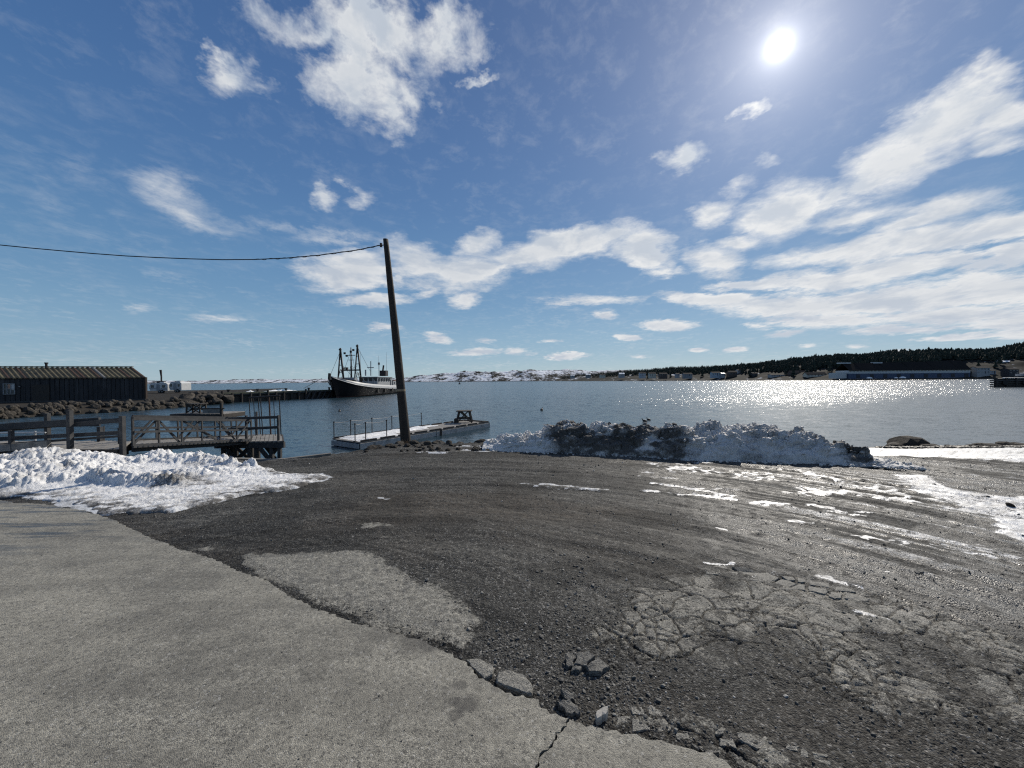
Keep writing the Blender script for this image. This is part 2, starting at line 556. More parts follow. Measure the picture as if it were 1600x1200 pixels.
cable = plain('cable', (.02, .02, .02), (.01, .01, .01), 5, .6, .1, .002)
rock = plain('rock', (.13, .115, .095), (.020, .018, .017), 2.2, .9, 1.0, .08, stain=(.022, .022, .02), spec=.15)
rock_wet = plain('wet_rock', (.040, .032, .024), (.014, .012, .011), 3.5, .8, .9, .03, stain=(.065, .045, .022), spec=.15)
red_paint = plain('red_paint', (.30, .04, .03), (.18, .03, .02), 3, .5, .1, .002)
shingle = plain('roof_shingle', (.045, .042, .042), (.024, .022, .022), 1.2, .9, .4, .02, spec=.1)
concrete = plain('concrete', (.17, .16, .15), (.08, .078, .072), 4, .85, .5, .008, stain=(.05, .05, .048))


def snow_mat(name, dirty):
    m, t, b, posn = new_mat(name)
    n1 = t.noise(posn, 6, 6, .65)
    n2 = t.noise(posn, 45, 5, .7)
    n3 = t.noise(posn, 160, 3, .7)
    at = t.new('ShaderNodeAttribute', attribute_name='dirt')
    d = t.math('ADD', at.outputs['Fac'], t.math('MULTIPLY', t.math('SUBTRACT', n2, .5), 1.1))
    d = t.math('ADD', d, t.math('MULTIPLY', t.math('SUBTRACT', n1, .5), 1.0))
    d = t.remap(d, .15, .95, 0, 1, True)
    col = t.mix(n1, (.78, .78, .775), (.88, .87, .85)) if dirty < .9 else t.mix(n1, (.52, .51, .485), (.80, .785, .755))
    grime = t.mix(n3, (.030, .028, .026), (.125, .115, .10))
    col = t.mix(d, col, grime)
    spk = t.remap(n3, .60, .70, 0, .55)
    col = t.mix(t.math('MULTIPLY', spk, dirty), col, (.10, .09, .08))
    t.put(b.inputs['Base Color'], col)
    t.put(b.inputs['Roughness'], t.mixf(d, .55, .8))
    b.inputs['Specular IOR Level'].default_value = .45
    h = t.math('ADD', t.math('MULTIPLY', n2, 1.0), t.math('MULTIPLY', n3, .45))
    t.put(b.inputs['Normal'], t.bump(h, .8, .03))
    return m

snow = snow_mat('snow', .35)
snow_dirty = snow_mat('ploughed_snow', 1.0)


def ground_material():
    m, t, b, posn = new_mat('gravel_and_asphalt')
    def A(n): return t.new('ShaderNodeAttribute', attribute_name=n).outputs['Fac']
    a_asph, a_crack, a_snow, a_brown, a_wet, a_dust = A('asph'), A('crack'), A('snow'), A('brown'), A('wet'), A('dust')
    big = t.noise(posn, 1.3, 6, .65)
    mid = t.noise(posn, 9, 5, .65)
    fine = t.noise(posn, 70, 4, .7)
    v1 = t.new('ShaderNodeTexVoronoi'); t.l.new(posn, v1.inputs['Vector']); v1.inputs['Scale'].default_value = 95
    v2 = t.new('ShaderNodeTexVoronoi'); t.l.new(posn, v2.inputs['Vector']); v2.inputs['Scale'].default_value = 230
    s1 = t.new('ShaderNodeSeparateColor'); t.l.new(v1.outputs['Color'], s1.inputs[0])
    s2 = t.new('ShaderNodeSeparateColor'); t.l.new(v2.outputs['Color'], s2.inputs[0])
    st = t.math('POWER', s1.outputs[0], 2.6)
    gcol = t.mix(st, (.010, .010, .0095), (.20, .195, .178))
    gcol = t.mix(t.remap(s2.outputs[0], .2, 1, 0, .45), gcol, (.030, .029, .027))
    gcol = t.mix(t.remap(s1.outputs[1], .93, .96), gcol, (.30, .29, .27))
    gcol = t.mix(t.remap(big, .35, .65, .0, .35), gcol, (.052, .050, .045))
    gcol = t.mix(t.math('MULTIPLY', a_brown, t.remap(mid, .3, .7, .3, 1)), gcol, (.088, .074, .058))
    gcol = t.mix(t.math('MULTIPLY', a_dust, t.remap(mid, .35, .65, .15, .85)), gcol, t.mix(s2.outputs[1], (.10, .096, .085), (.40, .385, .34)))
    gcol = t.mix(t.math('MULTIPLY', A('dark'), .72), gcol, t.mix(1.0, gcol, (.30, .30, .30), 'MULTIPLY'))
    acol = t.mix(t.math('POWER', s2.outputs[0], 1.3), (.05, .048, .042), (.44, .42, .36))
    acol = t.mix(t.remap(fine, .35, .65, 0, .5), acol, (.165, .156, .133))
    acol = t.mix(t.remap(mid, .5, .68, 0, .7), acol, (.085, .083, .078))
    loosen = t.remap(a_asph, .75, 1.0, .9, .4)
    nn = t.math('ADD', t.math('MULTIPLY', t.math('SUBTRACT', mid, .5), 1.3), t.math('MULTIPLY', t.math('SUBTRACT', fine, .5), 1.7))
    am = t.math('ADD', a_asph, t.math('MULTIPLY', nn, loosen))
    am = t.remap(am, .38, .62, 0, 1, True)
    col = t.mix(am, gcol, acol)
    col = t.mix(t.math('MULTIPLY', a_crack, .85), col, (.018, .017, .016))
    col = t.mix(t.math('MULTIPLY', a_wet, .55), col, t.mix(1.0, col, (.38, .38, .38), 'MULTIPLY'))
    gr1 = t.noise(posn, 34, 5, .75)
    gr2 = t.noise(t.mapping(posn, scale=(1, 1.3, 1)), 15, 5, .7)
    grain = t.math('MULTIPLY', t.remap(gr1, .36, .64, .45, 1.45), t.remap(gr2, .35, .65, .65, 1.25))
    gsc = t.mixf(am, t.math('MULTIPLY', grain, .88), t.math('ADD', t.math('MULTIPLY', grain, .75), .30))
    col = t.vmath('SCALE', col, None, gsc)
    sm = t.math('ADD', a_snow, t.math('MULTIPLY', t.math('SUBTRACT', mid, .5), .75))
    sm = t.math('ADD', sm, t.math('MULTIPLY', t.math('SUBTRACT', fine, .5), .75))
    sm = t.remap(sm, .42, .62, 0, 1, True)
    scol = t.mix(t.remap(fine, .3, .7), (.34, .34, .335), (.74, .75, .76))
    scol = t.mix(t.remap(mid, .46, .66, 0, .8), scol, (.22, .215, .20))
    col = t.mix(sm, col, scol)
    t.put(b.inputs['Base Color'], col)
    r = t.mixf(am, .78, .66)
    r = t.mixf(t.math('MULTIPLY', a_wet, t.remap(mid, .35, .55)), r, .27)
    r = t.mixf(sm, r, t.remap(mid, .35, .6, .22, .6))
    t.put(b.inputs['Roughness'], r)
    t.put(b.inputs['Specular IOR Level'], t.mixf(t.math('MAXIMUM', a_wet, sm), .2, .5))
    hg = t.math('MULTIPLY', t.math('SUBTRACT', 1.0, v1.outputs['Distance']), t.mixf(am, 1.0, .25))
    hg = t.math('ADD', hg, t.math('MULTIPLY', s1.outputs[2], t.mixf(am, .9, .1)))
    hg = t.math('ADD', hg, t.math('MULTIPLY', v2.outputs['Distance'], -.35))
    hg = t.math('ADD', hg, t.math('MULTIPLY', fine, .6))
    hg = t.mixf(sm, hg, t.math('MULTIPLY', fine, .6))
    t.put(b.inputs['Normal'], t.bump(hg, .85, .009))
    return m


def road_material():
    m, t, b, posn = new_mat('worn_road_surface')
    big = t.noise(posn, .7, 5, .6)
    vst = t.mapping(posn, rot=(0, 0, -.25), scale=(.45, 1.9, 1))
    streak = t.noise(vst, 1.6, 6, .65)
    mid = t.noise(posn, 12, 5, .7)
    fine = t.noise(posn, 120, 4, .75)
    v2 = t.new('ShaderNodeTexVoronoi'); t.l.new(posn, v2.inputs['Vector']); v2.inputs['Scale'].default_value = 210
    s2 = t.new('ShaderNodeSeparateColor'); t.l.new(v2.outputs['Color'], s2.inputs[0])
    v3 = t.new('ShaderNodeTexVoronoi'); t.l.new(posn, v3.inputs['Vector']); v3.inputs['Scale'].default_value = 95
    s3 = t.new('ShaderNodeSeparateColor'); t.l.new(v3.outputs['Color'], s3.inputs[0])
    col = t.mix(s2.outputs[0], (.10, .095, .079), (.34, .32, .265))
    col = t.mix(t.remap(streak, .43, .57, 0, .85), col, (.118, .111, .093))
    col = t.mix(t.remap(big, .42, .58, 0, .5), col, (.29, .272, .222))
    col = t.mix(t.remap(mid, .55, .75, 0, .5), col, (.14, .135, .12))
    col = t.mix(t.remap(s3.outputs[0], .88, .93, 0, .75), col, (.06, .057, .050))
    vg = t.noise(posn, 260, 3, .8)
    col = t.mix(t.remap(vg, .48, .62, 0, .8), col, (.055, .052, .045))
    col = t.mix(t.remap(vg, .46, .34, 0, .35), col, (.36, .34, .29))
    col = t.mix(t.remap(s3.outputs[1], .96, .98, 0, .4), col, (.36, .35, .32))
    gr1 = t.noise(posn, 42, 5, .75)
    gr2 = t.noise(posn, 5.5, 6, .7)
    col = t.vmath('SCALE', col, None, t.math('MULTIPLY', t.remap(gr1, .36, .64, .80, 1.42), t.remap(gr2, .36, .64, .90, 1.12)))
    # oil drips and dark blotches
    ns = t.noise(posn, 26, 4, .6)
    for (px, py, rad, k) in ((722, 1113, .075, .7), (715, 1083, .045, .55), (745, 1080, .07, .3), (703, 1108, .03, .5), (705, 1132, .05, .5),
                             (690, 1090, .025, .4), (773, 1089, .03, .4), (650, 1010, .16, .55), (675, 1015, .10, .5), (447, 988, .04, .3)):
        c = G(px, py)
        dd = t.vmath('DISTANCE', posn, (c[0], c[1], .03))
        dd = t.math('ADD', dd, t.math('MULTIPLY', t.math('SUBTRACT', ns, .5), rad * 1.3))
        col = t.mix(t.remap(dd, rad * .5, rad, k, 0, True), col, (.045, .042, .038))
    # thin wet film streaks towards the snow
    ctr = G(60, 812)
    dd = t.vmath('DISTANCE', t.mapping(posn, scale=(.55, 1, 0)), (ctr[0] * .55, ctr[1], 0))
    vs2 = t.mapping(posn, rot=(0, 0, .12), scale=(.35, 3.2, 1))
    wn = t.noise(vs2, 2.4, 5, .6)
    wet = t.math('MULTIPLY', t.remap(dd, .5, 1.5, 1, 0, True), t.remap(wn, .52, .60))
    edge = t.new('ShaderNodeAttribute', attribute_name='edge').outputs['Fac']
    col = t.mix(t.math('MULTIPLY', wet, .75), col, (.03, .03, .03))
    t.put(b.inputs['Base Color'], col)
    t.put(b.inputs['Roughness'], t.mixf(wet, t.remap(mid, .3, .7, .62, .8), .25))
    b.inputs['Specular IOR Level'].default_value = .4
    h = t.math('ADD', t.math('MULTIPLY', v2.outputs['Distance'], -.8), t.math('MULTIPLY', fine, .9))
    h = t.math('ADD', h, t.math('MULTIPLY', mid, 1.2))
    t.put(b.inputs['Normal'], t.bump(h, .7, .0045))
    return m


def water_material():
    m, t, b, posn = new_mat('sea_water')
    b.inputs['Base Color'].default_value = (.018, .036, .048, 1)
    b.inputs['IOR'].default_value = 1.333
    b.inputs['Specular IOR Level'].default_value = .5
    v0 = t.mapping(posn, rot=(0, 0, .3), scale=(.75, 1.25, 1))
    n0 = t.noise(v0, .10, 4, .5, 0, 'Color')
    n1 = t.noise(v0, 1.25, 5, .62, .2, 'Color')
    n2 = t.noise(v0, 8.0, 4, .65, .2, 'Color')
    gust = t.remap(t.noise(t.mapping(posn, scale=(.4, 1.6, 1)), .035, 4, .6), .35, .65, .85, 1.15)
    # sheltered, smoother water close to the shore
    sp = t.new('ShaderNodeSeparateXYZ'); t.l.new(posn, sp.inputs[0])
    shore = t.remap(t.math('ADD', sp.outputs[1], t.math('MULTIPLY', sp.outputs[0], -.40)), 10, 42, .16, 1.12, True)
    k = t.math('MULTIPLY', gust, shore)
    def c(n, a):
        return t.vmath('SCALE', t.vmath('SUBTRACT', n, (.5, .5, .5)), None, a)
    s = t.vmath('ADD', c(n0, .07), c(n1, .80))
    s = t.vmath('ADD', s, c(n2, 1.5))
    s = t.vmath('SCALE', s, None, k)
    s = t.vmath('MULTIPLY', s, (1.35, 1.05, 0))
    nrm = t.vmath('NORMALIZE', t.vmath('ADD', s, (0, 0, 1)))
    t.put(b.inputs['Normal'], nrm)
    b.inputs['Roughness'].default_value = .20
    return m


def hill_material(name, snowy):
    m, t, b, posn = new_mat(name)
    v = t.mapping(posn, scale=(1, .6, 2.0))
    n1 = t.noise(v, .022, 7, .68)
    n2 = t.noise(v, .11, 5, .7)
    f = t.math('ADD', t.math('MULTIPLY', n1, .6), t.math('MULTIPLY', n2, .4))
    s = t.remap(f, .5 - snowy, .56 - snowy)
    gy = t.new('ShaderNodeSeparateXYZ'); t.l.new(posn, gy.inputs[0])
    s = t.math('MULTIPLY', s, t.remap(t.math('ADD', gy.outputs[2], t.math('MULTIPLY', n2, 2.5)), .6, 2.6))
    col = t.mix(s, t.mix(n2, (.012, .014, .013), (.030, .029, .026)), (.62, .65, .70))
    t.put(b.inputs['Base Color'], col)
    b.inputs['Roughness'].default_value = .9
    b.inputs['Specular IOR Level'].default_value = .05
    return m

ground_mat = ground_material()
road_mat = road_material()
water_mat = water_material()
far_hill_mat = hill_material('snowy_rock_hills', .035)
near_hill_mat = hill_material('snowy_forest_floor', -.055)

# ================================================================== GROUND
ROAD_EDGE = [(-60, 776), (0, 784), (60, 789), (130, 799), (185, 818), (240, 843), (300, 866), (350, 883), (420, 915), (480, 948),
             (560, 975), (640, 1001), (700, 1023), (722, 1040), (745, 1062), (768, 1076), (800, 1087), (832, 1093), (850, 1112), (880, 1126), (920, 1133),
             (960, 1146), (1040, 1163), (1080, 1180), (1110, 1190), (1140, 1203)]
re_ = GP(ROAD_EDGE, .03)
def jag(pts, amp_, step, seed):
    out = []
    rnd = random.Random(seed)
    for i in range(len(pts) - 1):
        a = Vector(pts[i]); b_ = Vector(pts[i + 1]); L = (b_ - a).length
        st = max(step * max(1.0, a.length * .25), .012)
        n = max(1, int(L / st))
        nrm = Vector((-(b_ - a).y, (b_ - a).x)).normalized()
        for k in range(n):
            p = a.lerp(b_, k / n)
            out.append(tuple(p + nrm * (rnd.uniform(-1, 1) * amp_ * .5 + (float(vn(p.x * 5, p.y * 5, seed)) - .5) * amp_ * 2.2)))
    out.append(tuple(pts[-1]))
    return out
edge_j = jag(re_, .022, .02, 3)
# the crack that splits the near end of the slab off
crack_px = [(886, 1127), (878, 1142), (866, 1150), (862, 1163), (851, 1176), (842, 1184), (836, 1200), (815, 1240), (800, 1330)]
ck = jag(GP(crack_px, .03), .012, .012, 9)
ic = min(range(len(edge_j)), key=lambda i: (Vector(edge_j[i]) - Vector(ck[0])).length)
ROAD_OUT = [(5.5, -2.0), (6, -8), (-16, -8), (-16, 6.6)]
road_poly = edge_j + [(1.7, 1.0), (3.5, -.2)] + ROAD_OUT
dirc = (Vector(ck[-1]) - Vector(ck[-2])).normalized()
ck_end = (.12, .35); ck_far = (-.5, -8.0)
ck = ck[:-1] + [ck_end, ck_far]
def off(pts, d):
    out = []
    for i, p in enumerate(pts):
        a = Vector(pts[max(i - 1, 0)]); b_ = Vector(pts[min(i + 1, len(pts) - 1)])
        nn = Vector((-(b_ - a).y, (b_ - a).x)).normalized()
        wd = d * (1.0 + .8 * math.sin(i * 1.7))
        out.append(tuple(Vector(p) + nn * wd))
    return out
ckL = off(ck, -.003); ckR = off(ck, .003)
partA = edge_j[:ic] + ckL + [(-16, -8), (-16, 6.6)]
partB = edge_j[ic + 1:] + [(1.7, 1.0), (3.5, -.2), (5.5, -2.0), (6, -8)] + ckR[::-1]
road_obj = MB().prism(partA, -.03, .030).build('road', road_mat, kind='structure')
MB().prism(partB, -.03, .027).build('road_slab', road_mat, parent=road_obj)
mod_targets = []

SHORE = [(-60, 8.2), (-14, 8.3), (-9, 8.35), (-6.2, 7.95), (-4.9, 8.15), (-4.1, 8.4), (-3.3, 9.4), (-2.3, 9.9), (-.6, 9.9), (1, 9.5), (4, 9.2), (6.2, 8.3),
         (9, 7.4), (14, 7.3), (30, 7.5), (60, 9), (60, -60), (-60, -60)]
P_A = GP([(362, 868), (440, 868), (520, 865), (585, 860), (604, 884), (650, 900), (700, 930), (738, 955), (752, 980), (742, 1003),
          (733, 1034), (690, 1024), (620, 995), (540, 965), (470, 936), (400, 899)])
P_B = GP([(905, 1000), (960, 915), (1080, 893), (1210, 905), (1300, 915), (1400, 935), (1520, 970), (1660, 1020), (1700, 1160), (1500, 1150), (1380, 1125),
          (1290, 1100), (1200, 1075), (1120, 1055), (1040, 1045), (960, 1040)])
P_B2 = GP([(950, 1105), (1060, 1110), (1150, 1142), (1240, 1165), (1320, 1195), (1400, 1240), (1200, 1240), (1060, 1165), (960, 1145)])
P_SM = [GP([(555, 820), (600, 816), (615, 824), (560, 830)]), GP([(290, 858), (330, 853), (336, 862), (300, 866)])]
S_SHEET = GP([(1385, 744), (1440, 742), (1480, 758), (1560, 772), (1700, 778), (1800, 830), (1640, 868), (1590, 846), (1530, 826), (1545, 812), (1475, 800), (1465, 782), (1410, 765)])
S_BEACH = [(7.2, 7.9), (9.2, 7.0), (12, 6.7), (20, 6.6), (34, 8), (34, 15.0), (14, 14.9), (11.5, 14.6), (9.0, 12.0)]
S_LEFT = GP([(-80, 700), (0, 700), (120, 712), (300, 715), (390, 730), (430, 739), (505, 740), (524, 745), (490, 756), (430, 768), (370, 776), (330, 790), (270, 800), (232, 800),
             (150, 806), (110, 795), (60, 780), (0, 778), (-80, 776)])
STREAKS = [((812, 753), (900, 760), .05, .95), ((835, 760), (945, 767), .045, .85), ((1015, 728), (1100, 724), .10, .7), ((1060, 733), (1190, 748), .15, .85),
           ((1010, 738), (1080, 740), .05, .7), ((1170, 742), (1290, 745), .14, .7), ((1270, 742), (1360, 765), .16, .75), ((1020, 755), (1140, 775), .045, .95),
           ((1000, 767), (1075, 775), .035, .9), ((1060, 762), (1160, 768), .03, .8), ((1080, 772), (1150, 781), .05, .85), ((1175, 786), (1235, 789), .055, .95),
           ((1240, 771), (1290, 772), .09, 1.0), ((1265, 766), (1345, 776), .09, .85), ((1310, 770), (1420, 783), .13, .9), ((1265, 790), (1345, 806), .045, .95),
           ((1380, 765), (1460, 780), .2, .7), ((1120, 825), (1180, 840), .025, .9), ((1290, 800), (1360, 803), .03, .8), ((1230, 815), (1270, 819), .025, .7),
           ((1330, 840), (1415, 850), .05, .75), ((1440, 815), (1510, 830), .05, .85), ((1460, 850), (1560, 870), .04, .7), ((1105, 883), (1145, 884), .018, .75),
           ((1280, 905), (1330, 918), .04, .65), ((1335, 962), (1390, 972), .025, .6), ((1180, 905), (1240, 893), .03, .45), ((1375, 893), (1395, 892), .015, .9),
           ((655, 708), (690, 709), .09, 1.0), ((720, 697), (745, 700), .12, .9), ((370, 735), (388, 735), .10, 1.0), ((730, 703), (760, 707), .08, .8),
           ((1420, 835), (1600, 860), .03, .6), ((1200, 795), (1400, 822), .02, .5), ((1350, 875), (1560, 925), .03, .45), ((1000, 745), (1060, 748), .03, .6),
           ((1440, 735), (1600, 748), .05, .5), ((590, 780), (605, 780), .02, .8), ((547, 826), (600, 824), .05, .2)]

def shore_d(x, y):
    return sdf(x, y, SHORE)

def ground_base(x, y):
    """large shape of the yard: flat, falling to the sea bed beyond the bank"""
    d = shore_d(x, y)
    left = sst(x, -4.5, -3.0)
    slope = .95 + (.42 - .95) * left
    slope = slope + (.150 - slope) * sst(x, 6.0, 10.0)
    o = np.maximum(-d, 0)
    h = -slope * o
    h = np.maximum(h, -3.2)
    bank = sst(-d, -.5, .3) * (1 - sst(x, 5.5, 9))
    h = h + bank * (fbm(x * 2.3, y * 2.3, 4, 5) - .5) * .30
    h = h + (fbm(x * .35, y * .35, 3, 11) - .5) * .05 * sst(np.hypot(x, y), 2, 6)
    return h

CX, CY = -1.0, .2
def ground_detail(x, y, masks):
    """ruts, cracks, worn edges"""
    r = np.hypot(x - CX, y - CY); th = np.arctan2(x - CX, y - CY)
    rut = fbm(r * 5.5, th * 1.3, 4, 21) - .5
    lump = fbm(x * 9, y * 9, 4, 22) - .5
    finel = fbm(x * 38, y * 38, 3, 23) - .5
    a = masks['asph']
    h = rut * .060 * sst(r, 1.4, 5) * (1 - a * .7) + lump * (.013 - .006 * a) + finel * (.008 - .003 * a)
    h = h + a * .013
    h = h - masks['crack'] * .016
    h = h + masks['snow'] * .012
    return h

def ground_masks(x, y):
    n1 = fbm(x * 2.2, y * 2.2, 4, 31) - .5
    n2 = fbm(x * 11, y * 11, 4, 32) - .5
    m = {}
    rd = sdf(x, y, road_poly)
    m['road'] = rd
    dA = sdf(x, y, P_A) + n1 * .16 + n2 * .12
    A = sst(dA, -.02, .03) * (.62 + .38 * sst(dA, .02, .22))
    B = sst(sdf(x, y, P_B) + n1 * .40 + n2 * .25, -.16, .24)
    B2 = sst(sdf(x, y, P_B2) + n1 * .35 + n2 * .12, -.05, .12)
    broken = sst(fbm(x * 3.1, y * 3.1, 5, 33), .30, .55)
    B = B * (.52 + .48 * broken) * .66
    sm = np.zeros_like(x)
    for p in P_SM:
        sm = np.maximum(sm, .7 * sst(sdf(x, y, p) + n2 * .2, -.02, .06))
    m['asph'] = np.clip(np.maximum.reduce([A, B, B2 * .8 * broken, sm]), 0, 1)
    # alligator cracks: joints of a bent irregular net
    wx = x + (fbm(x * 4, y * 4, 3, 41) - .5) * .16; wy = y + (fbm(x * 4, y * 4, 3, 42) - .5) * .16
    f1, f2, _ = voro(wx * 4.0, wy * 5.4, 43)
    g1, g2, _ = voro(wx * 9.5, wy * 11, 44)
    big_c = (1 - sst(f2 - f1, .02, .065)) * (.75 + .25 * sst(fbm(x * 2.6, y * 2.6, 3, 46), .45, .58))
    sml_c = 1 - sst(g2 - g1, .03, .12)
    area = np.clip(B * 1.9 + B2, 0, 1)
    sel = sst(fbm(x * 1.7, y * 1.7, 3, 45), .42, .56)
    m['crack'] = np.clip(np.maximum(big_c * area, sml_c * area * sel * .8), 0, 1) * (1 - A)
    s = np.zeros_like(x)
    brk = sst(fbm(x * 6, y * 16, 4, 54), .38, .6)
    s = np.maximum(s, (.60 + .28 * sst(fbm(x * 2.0, y * 3.4, 4, 53), .38, .58)) * sst(sdf(x, y, S_SHEET) + n1 * .45 + n2 * .25, -.16, .16))
    s = np.maximum(s, (.55 + .3 * brk) * sst(sdf(x, y, S_BEACH) + n1 * 1.1 + n2 * .5, -.1, .45))
    for (p, q, wd, k) in STREAKS:
        P = G(*p); Q = G(*q)
        dd = seg(x, y, P, Q)
        s = np.maximum(s, k * (.62 + .38 * brk) * sst(wd * 1.05 - dd + n2 * wd * 4.2 + n1 * wd * 2.0, -wd * .8, wd * .9))
    s = np.maximum(s, .8 * sst(sdf(x, y, S_LEFT) + n1 * .3 + n2 * .12, -.03, .08))
    r = np.hypot(x - CX, y - CY); th = np.arctan2(x - CX, y - CY)
    stre = fbm(r * 9.0, th * 2.2, 5, 51, .6)
    rightside = sst(x - .15 * y, .2, 3.5) * sst(y, 1.6, 3.6)
    m['wet'] = np.clip(rightside * sst(stre, .42, .56) + .5 * sst(x - .5, 0, 3) * sst(fbm(x * 1.1, y * 1.1, 4, 52), .5, .6), 0, 1)
    s = np.maximum(s, .56 * rightside * sst(stre, .53, .64) * sst(np.hypot(x - 4.6, y - 4.8), 3.8, 1.4))
    m['snow'] = s * (rd < .0)
    c1 = G(700, 790); c2 = G(930, 800)
    br = np.exp(-(((x - c1[0]) / 1.3) ** 2 + ((y - c1[1]) / .55) ** 2)) + .8 * np.exp(-(((x - c2[0]) / .9) ** 2 + ((y - c2[1]) / .3) ** 2))
    m['brown'] = np.clip(br * 1.2 + .35 * sst(fbm(x * .8, y * .8, 3, 61), .55, .7), 0, 1)
    r2 = np.hypot(x + 3.5, y + 1.0); th2 = np.arctan2(x + 3.5, y + 1.0)
    trk = sst(np.abs(fbm(r2 * 4.5, th2 * 1.2, 4, 64) - .5), .03, .0)
    m['brown'] = m['brown'] * 1.0
    m['trk'] = trk
    ds = (sst(fbm(r * 3.2, th * 1.6, 5, 62, .6), .47, .60) * .6 + .75 * sst(fbm(r2 * 11, th2 * 2.0, 4, 63, .6), .52, .62)) * (.4 + .6 * sst(x, -.5, 3.0)) * sst(y, 1.5, 3)
    m['dust'] = np.clip(ds - .5 * trk, 0, 1) * .95
    m['dark'] = np.clip(trk * .7 * sst(r, 2, 4) + .75 * sst(fbm(x * 1.3, y * 1.6, 4, 65), .52, .64) + .6 * np.exp(-np.abs(rd + .03) / .05), 0, 1) * (1 - .75 * m['asph'])
    return m

# one polar sheet: fine where the camera is near, coarse elsewhere
rr = np.concatenate([np.geomspace(.25, 1.45, 12)[:-1], np.geomspace(1.45, 13.5, 640)[:-1], np.geomspace(13.5, 75, 30)])
aa = np.concatenate([np.linspace(-PI, -1.03, 40)[:-1], np.linspace(-1.03, 1.03, 800)[:-1], np.linspace(1.03, PI, 40)])
RR, AA = np.meshgrid(rr, aa, indexing='ij')
gx = (RR * np.sin(AA)).ravel(); gy = (RR * np.cos(AA)).ravel()
gm = ground_masks(gx, gy)
gz = ground_base(gx, gy) + ground_detail(gx, gy, gm)
gz = gz - .045 * sst(gm['road'], .0, .04)
gattr = {k: gm[k] for k in ('asph', 'crack', 'snow', 'brown', 'wet', 'dust', 'dark')}
ground = numpy_mesh('ground', np.stack([gx, gy, gz], -1), grid_faces(len(rr), len(aa)), ground_mat, True, gattr, kind='structure')

# ------------------------------------------------------------------ water
wr = np.array([3.0, 8, 14, 22, 40, 80, 160, 400, 1000, 3000, 9000])
wa = np.linspace(-PI, PI, 97)
WR, WA = np.meshgrid(wr, wa, indexing='ij')
WZ = -1.2
nwv = np.stack([(WR * np.sin(WA)).ravel(), (WR * np.cos(WA)).ravel(), np.full(WR.size, WZ)], -1)
numpy_mesh('water', nwv, grid_faces(len(wr), len(wa)), water_mat, True, kind='structure')

# ------------------------------------------------------------------ broken asphalt
asph_piece = plain('asphalt_slab', (.26, .252, .225), (.12, .117, .106), 60, .8, .8, .003, stain=(.085, .082, .074))
def speckle(name, lo, hi):
    m, t, b, posn = new_mat(name)
    v2 = t.new('ShaderNodeTexVoronoi'); t.l.new(posn, v2.inputs['Vector']); v2.inputs['Scale'].default_value = 170
    s2 = t.new('ShaderNodeSeparateColor'); t.l.new(v2.outputs['Color'], s2.inputs[0])
    mid = t.noise(posn, 14, 5, .7); fine = t.noise(posn, 110, 4, .75)
    col = t.mix(t.math('POWER', s2.outputs[0], 1.3), lo, hi)
    col = t.mix(t.remap(mid, .5, .7, 0, .6), col, tuple(x * .9 for x in lo))
    t.put(b.inputs['Base Color'], col)
    b.inputs['Roughness'].default_value = .75
    t.put(b.inputs['Normal'], t.bump(t.math('ADD', t.math('ADD', fine, mid), t.math('MULTIPLY', v2.outputs['Distance'], -.8)), .8, .006))
    return m
asph_piece = speckle('asphalt_piece', (.085, .082, .072), (.30, .285, .245))
def slab(poly_px, th, lift, seed, name='asphalt_slab', parent=ground, tilt=(0, 0), mat=None, shrink=.97):
    rnd = random.Random(seed)
    pts = GP(poly_px, lift)
    c = Vector((sum(p[0] for p in pts) / len(pts), sum(p[1] for p in pts) / len(pts)))
    fine_ = []
    for i in range(len(pts)):
        a = Vector(pts[i]); b_ = Vector(pts[(i + 1) % len(pts)])
        for k in range(3):
            p = a.lerp(b_, k / 3)
            p = c + (p - c) * shrink + Vector((rnd.uniform(-1, 1), rnd.uniform(-1, 1))) * (.004 if parent else .008)
            fine_.append((p.x - c.x, p.y - c.y))
    area = sum(fine_[i][0] * fine_[(i + 1) % len(fine_)][1] - fine_[(i + 1) % len(fine_)][0] * fine_[i][1] for i in range(len(fine_)))
    if area < 0: fine_ = fine_[::-1]
    n = len(fine_)
    rings = [(1.0, -th), (1.015, -th * .25), (.985, -.003), (.93, .0)]
    vs = []
    for (k, z) in rings:
        for (x, y) in fine_:
            j = 1 + rnd.uniform(-.015, .015)
            vs.append((x * k * j, y * k * j, z + rnd.uniform(-.0015, .0015) * (1 if parent else 3) + tilt[0] * x + tilt[1] * y))
    fs = []
    for i in range(3):
        for k in range(n):
            fs.append((i * n + k, i * n + (k + 1) % n, (i + 1) * n + (k + 1) % n, (i + 1) * n + k))
    b0 = len(vs)
    vs.append((0, 0, rnd.uniform(.001, .004)))
    for k in range(n):
        fs.append((3 * n + k, 3 * n + (k + 1) % n, b0))
    m_ = MB().add(vs, fs)
    o = m_.build(name, mat or asph_piece, parent)
    o.location = (c.x, c.y, lift)
    return o

